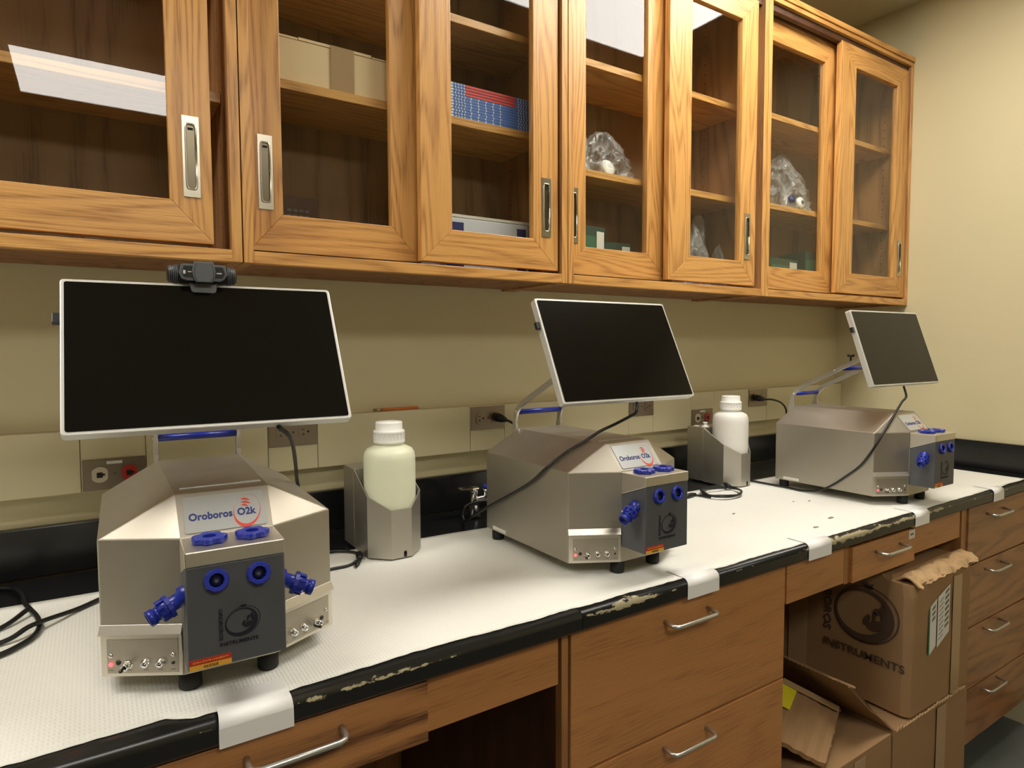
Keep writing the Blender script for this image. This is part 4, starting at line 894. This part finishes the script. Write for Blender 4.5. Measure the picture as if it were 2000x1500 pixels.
cable([(-1.30, -.295, zc_), (-1.255, -.29, zc_)]+loop+[(-1.09, -.29, zc_+.004), (-1.07, -.262, zc_+.006)], .0032, 'coiled black cable on the liner in front of the far bottle holder', n=5,
      ends=[((-1.3, -.296, zc_+.002), (-1.25, -.289, zc_+.002), .008), ((-1.105, -.30, zc_+.01), (-1.08, -.262, zc_+.01), .007)])

# ------------------------------------------------------------------ outlets
def outlet(x0, x1, z0, z1, kind, label):
    cx, cz = (x0+x1)/2, (z0+z1)/2; t = thing('outlet', label, 'outlet', (cx, -.0305, cz)); w2, h2 = (x1-x0)/2-.001, (z1-z0)/2-.001
    mk('cover_plate', B().box((-w2, -.003, -h2), (w2, 0, h2)), plate_m, t, bevel=.001)
    for s in (-1, 1):
        b = B(); m = ivory if kind == 'power' else (ivory if s < 0 else redrec)
        pts = [(s*.0265+.0165*math.copysign(min(abs(math.cos(a)), .86), math.cos(a)), -.0032, .0165*math.sin(a)) for a in [2*math.pi*k/28 for k in range(28)]]
        b.prism(pts, (0, -.0016, 0)); rc = mk('receptacle', b, ([plate_m, ivory, redrec][0] if kind == 'power' else m), t)
        sl = B()
        if kind == 'power':
            sl.box((s*.0265-.008, -.0053, .005), (s*.0265+.0, -.005, .0065)); sl.box((s*.0265-.004, -.0053, -.0075), (s*.0265-.0025, -.005, -.002)); sl.box((s*.0265-.007, -.0053, -.0075), (s*.0265+.0, -.005, -.006)); sl.lathe([(0, 0), (.0026, 0), (.0026, .0003), (0, .0003)], 12, frame((s*.0265+.0085, -.005, 0), (1, 0, 0), (0, 0, 1)))
        else:
            sl.box((s*.0265-.0055, -.0053, -.006), (s*.0265+.005, -.005, .005)); sl.box((s*.0265+.004, -.0054, -.002), (s*.0265+.009, -.005, .002))
        mk('slot', sl, blackprint, rc)
    b = B(); b.lathe([(0, 0), (.0028, 0), (.0024, .001), (0, .0012)], 12, frame((0, -.003, 0), (1, 0, 0), (0, 0, 1))); mk('screw', b, nickel_d, t)
    if kind == 'data': mk('id_strip', B().box((-.014, -.0036, h2-.011), (.014, -.0031, h2-.005)), wpaper, t)
outlet(-2.806, -2.69, 1.0795, 1.1455, 'data', 'steel outlet plate with white and red sockets behind the nearest instrument')
outlet(-2.439, -2.323, 1.137, 1.205, 'power', 'steel double outlet plate right of the nearest screen')
outlet(-1.891, -1.776, 1.137, 1.205, 'power', 'steel outlet plate with a black plug in its right socket, left of the middle screen')
outlet(-1.283, -1.168, 1.137, 1.205, 'power', 'steel double outlet plate peeking below the middle screen')
outlet(-.976, -.861, 1.0795, 1.1455, 'data', 'steel outlet plate with white and red sockets behind the far bottle')
outlet(-.651, -.536, 1.137, 1.205, 'power', 'steel outlet plate with a black plug, left of the farthest screen')
def plug(x, z, tail, label):
    t = thing('power_plug', label, 'plug', (x, -.036, z)); b = B(); b.tube([(0, 0, 0), (0, -.012, 0), (.003, -.022, -.002), (.012, -.034, -.006)], .012, 12, rads=[.0125, .013, .0115, .006]); mk('plug_body', b, black_m, t)
    p = [(.010, -.032, -.005)]+tail; mk('cord', B().tube(smoothpath(p, 6), .0035, 8), black_c, t)
plug(-1.807, 1.171, [(.022, -.044, -.012), (.04, -.05, -.03), (.055, -.048, -.08), (.05, -.04, -.15)], 'black plug and cord in the outlet left of the middle screen')
plug(-.62, 1.172, [(.04, -.05, -.006), (.085, -.058, -.02), (.115, -.06, -.05), (.13, -.05, -.1), (.13, -.04, -.16)], 'black plug and cord in the outlet left of the farthest screen')

# pencil on the raceway
t = thing('pencil', 'orange pencil lying on the wall raceway above the near bottle', 'pencil', (-2.1, -.016, 1.211), R(1))
mk('barrel', B().tube([(-.05, 0, 0), (.055, 0, 0)], .0038, 6), orange_m, t)
mk('sharpened_tip', B().tube([(.0551, 0, 0), (.072, 0, 0)], .0036, 8, rads=[.0036, .0006]), carton_l, t)
mk('ferrule', B().tube([(-.064, 0, 0), (-.0501, 0, 0)], .0039, 10), nickel, t)
mk('eraser', B().tube([(-.072, 0, 0), (-.0641, 0, 0)], .0036, 10), carton, t)

# ------------------------------------------------------------------ cardboard under the counter
def wrinkle(o, amt, sc, seed):
    for v in o.data.vertices:
        n = noise.noise_vector(Vector((v.co.x*sc+seed, v.co.y*sc, v.co.z*sc))); v.co += n*amt
def dense_box(a, b_, n=14):
    bm = bmesh.new(); bmesh.ops.create_cube(bm, size=1); bmesh.ops.subdivide_edges(bm, edges=bm.edges, cuts=n, use_grid_fill=True)
    for v in bm.verts:
        v.co = Vector(((a[0]+b_[0])/2+v.co.x*(b_[0]-a[0]), (a[1]+b_[1])/2+v.co.y*(b_[1]-a[1]), (a[2]+b_[2])/2+v.co.z*(b_[2]-a[2])))
    return bm
def bm_obj(name, bm, m, parent):
    me = bpy.data.meshes.new(name); bm.to_mesh(me); bm.free(); me.materials.append(m); o = bpy.data.objects.new(name, me); COL.objects.link(o); o.parent = parent; return o
# top carton with the printed logo
X0, X1, Y0, Y1, Z0, Z1 = -1.0, -.638, -.80, -.30, .381, .752
t = thing('carton', 'upper brown shipping carton printed OROBOROS INSTRUMENTS with a crushed top corner', 'cardboard box', ((X0+X1)/2, (Y0+Y1)/2, Z0), group='cartons stacked in the knee space')
a, b_, h = (X1-X0)/2, (Y1-Y0)/2, Z1-Z0
bm = dense_box((-a, -b_, 0), (a, b_, h), 24)
for v in bm.verts:  # round vertical edges, crush the front top edge
    c = v.co
    ex = max(0, abs(c.x)-(a-.018))/.018; ey = max(0, abs(c.y)-(b_-.018))/.018
    if ex > 0 and ey > 0:
        c.x -= math.copysign(.006*ex*ey, c.x); c.y -= math.copysign(.006*ex*ey, c.y)
    if c.z > h-.05 and c.y < -b_+.06:
        k = (c.z-(h-.05))/.05; c.z -= k*(.012+.018*abs(noise.noise(Vector((c.x*11, 2, 0))))); c.y += k*.012*abs(noise.noise(Vector((c.x*9, 6, 0))))
    c += noise.noise_vector(Vector((c.x*9, c.y*9, c.z*9)))*.0022
body = bm_obj('body', bm, carton, t)
ML = frame((-a-.0012, 0, 0), (0, -1, 0), (0, 0, 1))      # left face: x axis towards the front
company_logo(body, ML @ Matrix.Translation((.127, .240, .002)), .082, boxlogo_m)
text('printed_name', 'INSTRUMENTS', .031, boxlogo_m, body, ML @ Matrix.Translation((.012, .118, .002)), bold=.0005, sx=1.12)
text('printed_name', 'OROBOROS', .031, boxlogo_m, body, ML @ Matrix.Translation((.013, .366, .002)) @ Matrix.Rotation(R(-90), 4, 'Z'), bold=.0005, sx=1.18)
MF = frame((0, -b_-.0012, 0), (1, 0, 0), (0, 0, 1))
tp = B(); flat(tp, MF @ Matrix.Translation((.05, 0, .002)), [(.0, .0), (.052, .0), (.052, h-.03), (.0, h-.03)], 0, .0004); mk('packing_tape', tp, ptape, t)
tp = B(); flat(tp, ML @ Matrix.Translation((-.1, 0, .002)), [(.0, .0), (.06, .0), (.06, h), (.0, h)], 0, .0004); mk('packing_tape', tp, ptape, t)
lb = B(); flat(lb, MF @ Matrix.Translation((-.085, 0, .0024)), [(0, .15), (.036, .168), (.036, .30), (0, .285)], 0, .0003); flat(lb, MF @ Matrix.Translation((-.042, 0, .0024)), [(0, .16), (.07, .19), (.07, .325), (0, .302)], 0, .0003)
for k in range(7): flat(lb, MF @ Matrix.Translation((-.0, 0, .0028)), [(0, .205+k*.016), (.022, .214+k*.016), (.022, .222+k*.016), (0, .213+k*.016)], 1, .0003)
for k in range(3): flat(lb, MF @ Matrix.Translation((-.075, 0, .0028)), [(0, .24+k*.015), (.018, .248+k*.015), (.018, .256+k*.015), (0, .248+k*.015)], 1, .0003)
for k in range(9): flat(lb, MF @ Matrix.Translation((-.034, 0, .0028)), [(0, .18+k*.013), (.024, .19+k*.013), (.024, .1925+k*.013), (0, .1825+k*.013)], 1, .0003)
flat(lb, MF @ Matrix.Translation((-.093, 0, .0026)), [(0, .15), (.007, .152), (.007, .28), (0, .275)], 2, .0003)
mk('shipping_label', lb, [wpaper, greytext, green_m], t, fix=False)
# torn, crushed top flap edge
fb = B(); nx, ny = 70, 14; vs = []
for i in range(nx+1):
    u_ = i/nx
    for j_ in range(ny+1):
        v_ = j_/ny; x_ = -a+.02+(2*a+.008)*u_; y_ = -b_-.002+.075*v_
        z_ = h-.022+.018*math.sin(math.pi*min(1, v_*1.2))+.010*noise.noise(Vector((x_*22, y_*30, 4)))+.007*noise.noise(Vector((x_*70, y_*60, 9)))+.010*u_; y_ += .012*noise.noise(Vector((x_*30, 7, v_*3)))*(1-v_)
        vs.append((x_, y_, z_))
fb.add(vs, [(i*(ny+1)+j_, i*(ny+1)+j_+1, (i+1)*(ny+1)+j_+1, (i+1)*(ny+1)+j_) for i in range(nx) for j_ in range(ny)], 0, False)
o = mk('crushed_flap', fb, carton_in, t, fix=False); md = o.modifiers.new('s', 'SOLIDIFY'); md.thickness = .004
# lower carton with an open flap
X0, X1, Y0, Y1, Z0, Z1 = -1.077, -.652, -.80, -.28, 0.002, .372
t = thing('carton', 'lower brown carton with its left flap raised beneath the printed one', 'cardboard box', ((X0+X1)/2, (Y0+Y1)/2, Z0), group='cartons stacked in the knee space')
a, b_, h = (X1-X0)/2, (Y1-Y0)/2, Z1-Z0
bm = dense_box((-a, -b_, 0), (a, b_, h), 16)
for v in bm.verts: v.co += noise.noise_vector(Vector((v.co.x*8+5, v.co.y*8, v.co.z*8)))*.002
body = bm_obj('body', bm, carton, t)
fb = B(); nx, ny = 40, 8; vs = []
for i in range(nx+1):
    y_ = -b_+(2*b_)*i/nx
    for j_ in range(ny+1):
        v_ = j_/ny; d = .235*v_+(.006*noise.noise(Vector((y_*40, 1, 0))) if j_ == ny else 0)
        vs.append((-a+.004-d*.72, y_+(.03*v_ if i == 0 else 0), h-.002+d*.69+.003*noise.noise(Vector((y_*9, v_*3, 2)))))
fb.add(vs, [(i*(ny+1)+j_, i*(ny+1)+j_+1, (i+1)*(ny+1)+j_+1, (i+1)*(ny+1)+j_) for i in range(nx) for j_ in range(ny)], 0, False)
o = mk('raised_flap', fb, carton, t, fix=False); md = o.modifiers.new('s', 'SOLIDIFY'); md.thickness = .005
tn = B()
for k in range(40):
    y_ = -b_+.02+k*.012; s_ = random.uniform(.002, .006); z_ = h-.004+.69*.235; x_ = -a+.004-.235*.72; tn.prism([(x_, y_, z_), (x_+s_, y_+.004, z_+s_*.6), (x_+.001, y_+.011, z_+.002)], (.001, 0, .0015))
mk('torn_edge', tn, carton_in, t)
tn = B()
for k in range(26):
    x_ = -a+.015+k*.0165; s_ = random.uniform(.003, .011)
    if x_ > a-.02: break
    tn.prism([(x_, -b_-.002, h-.004), (x_+.006, -b_-.006, h+s_), (x_+.014, -b_-.002, h-.002)], (.0, .004, .001))
mk('torn_edge', tn, carton_in, t)
tp = B(); flat(tp, frame((.02, -b_-.0035, 0), (1, 0, 0), (0, 0, 1)), [(.0, .0), (.055, .0), (.055, h-.01), (.0, h-.01)], 0, .0004); mk('packing_tape', tp, ptape, t)
# third box on the left
X0, X1, Y0, Y1, Z0, Z1 = -1.445, -1.09, -.80, -.30, 0.002, .372
t = thing('carton', 'plain brown carton left of the open one, under the bent cardboard', 'cardboard box', ((X0+X1)/2, (Y0+Y1)/2, Z0), group='cartons stacked in the knee space')
a, b_, h = (X1-X0)/2, (Y1-Y0)/2, Z1-Z0
bm = dense_box((-a, -b_, 0), (a, b_, h), 14)
for v in bm.verts: v.co += noise.noise_vector(Vector((v.co.x*8+15, v.co.y*8, v.co.z*8)))*.0025
bm_obj('body', bm, carton, t)
tp = B(); flat(tp, frame((.0, -b_-.003, 0), (1, 0, 0), (0, 0, 1)), [(.0, .0), (.05, .0), (.05, h-.01), (.0, h-.01)], 0, .0004); mk('packing_tape', tp, ptape, t)
# folded cardboard leaning on it
A_, B2, C_ = Vector((-1.275, -.62, .488)), Vector((-1.155, -.70, .412)), Vector((-1.375, -.79, .392)); D_ = A_+(C_-B2)*1.0
t = thing('folded_cardboard', 'creased folded cardboard with a yellow label, leaning beside the drawer cabinet', 'cardboard', A_)
nrm = (B2-A_).cross(C_-B2).normalized(); nrm = nrm if nrm.z > 0 else -nrm
fb = B(); nx, ny = 30, 20; vs = []
for i in range(nx+1):
    for j_ in range(ny+1):
        p = A_+(B2-A_)*(i/nx)+(D_-A_)*(j_/ny)-A_; k = i/nx
        p += nrm*(.006*abs(((k*5) % 1)-.5)+.003*noise.noise(p*20)); vs.append(p)
fb.add(vs, [(i*(ny+1)+j_, i*(ny+1)+j_+1, (i+1)*(ny+1)+j_+1, (i+1)*(ny+1)+j_) for i in range(nx) for j_ in range(ny)], 0, False)
o = mk('sheet', fb, carton, t, fix=False); md = o.modifiers.new('s', 'SOLIDIFY'); md.thickness = .012; md.offset = -1
e1 = (B2-A_).normalized(); e2 = (D_-A_).normalized(); M = frame((0, 0, 0), e1, nrm.cross(e1))
sgn = 1 if (nrm.cross(e1)).dot(e2) > 0 else -1
lb = B(); q = lambda u_, v_: (e1*u_+e2*v_+nrm*.0085)
lb.prism([q(-.01, .03), q(.035, .03), q(.035, .12), q(-.01, .12)], nrm*.0006); mk('yellow_label', lb, yellow_m, t)
tn = B(); ed = (B2-A_)
for k in range(30):
    s_ = random.uniform(.002, .006); p = ed+(D_-A_)*(k/30)+nrm*.002; tn.prism([p, p+e1*s_-nrm*.004, p+(D_-A_)*.03], nrm*.003)
mk('torn_edge', tn, carton_in, t)
tp = B(); tp.prism([q(-.01, .003), q((B2-A_).length-.005, .003), q((B2-A_).length-.005, .028), q(-.01, .028)], nrm*.0006); mk('packing_tape', tp, ptape, t)
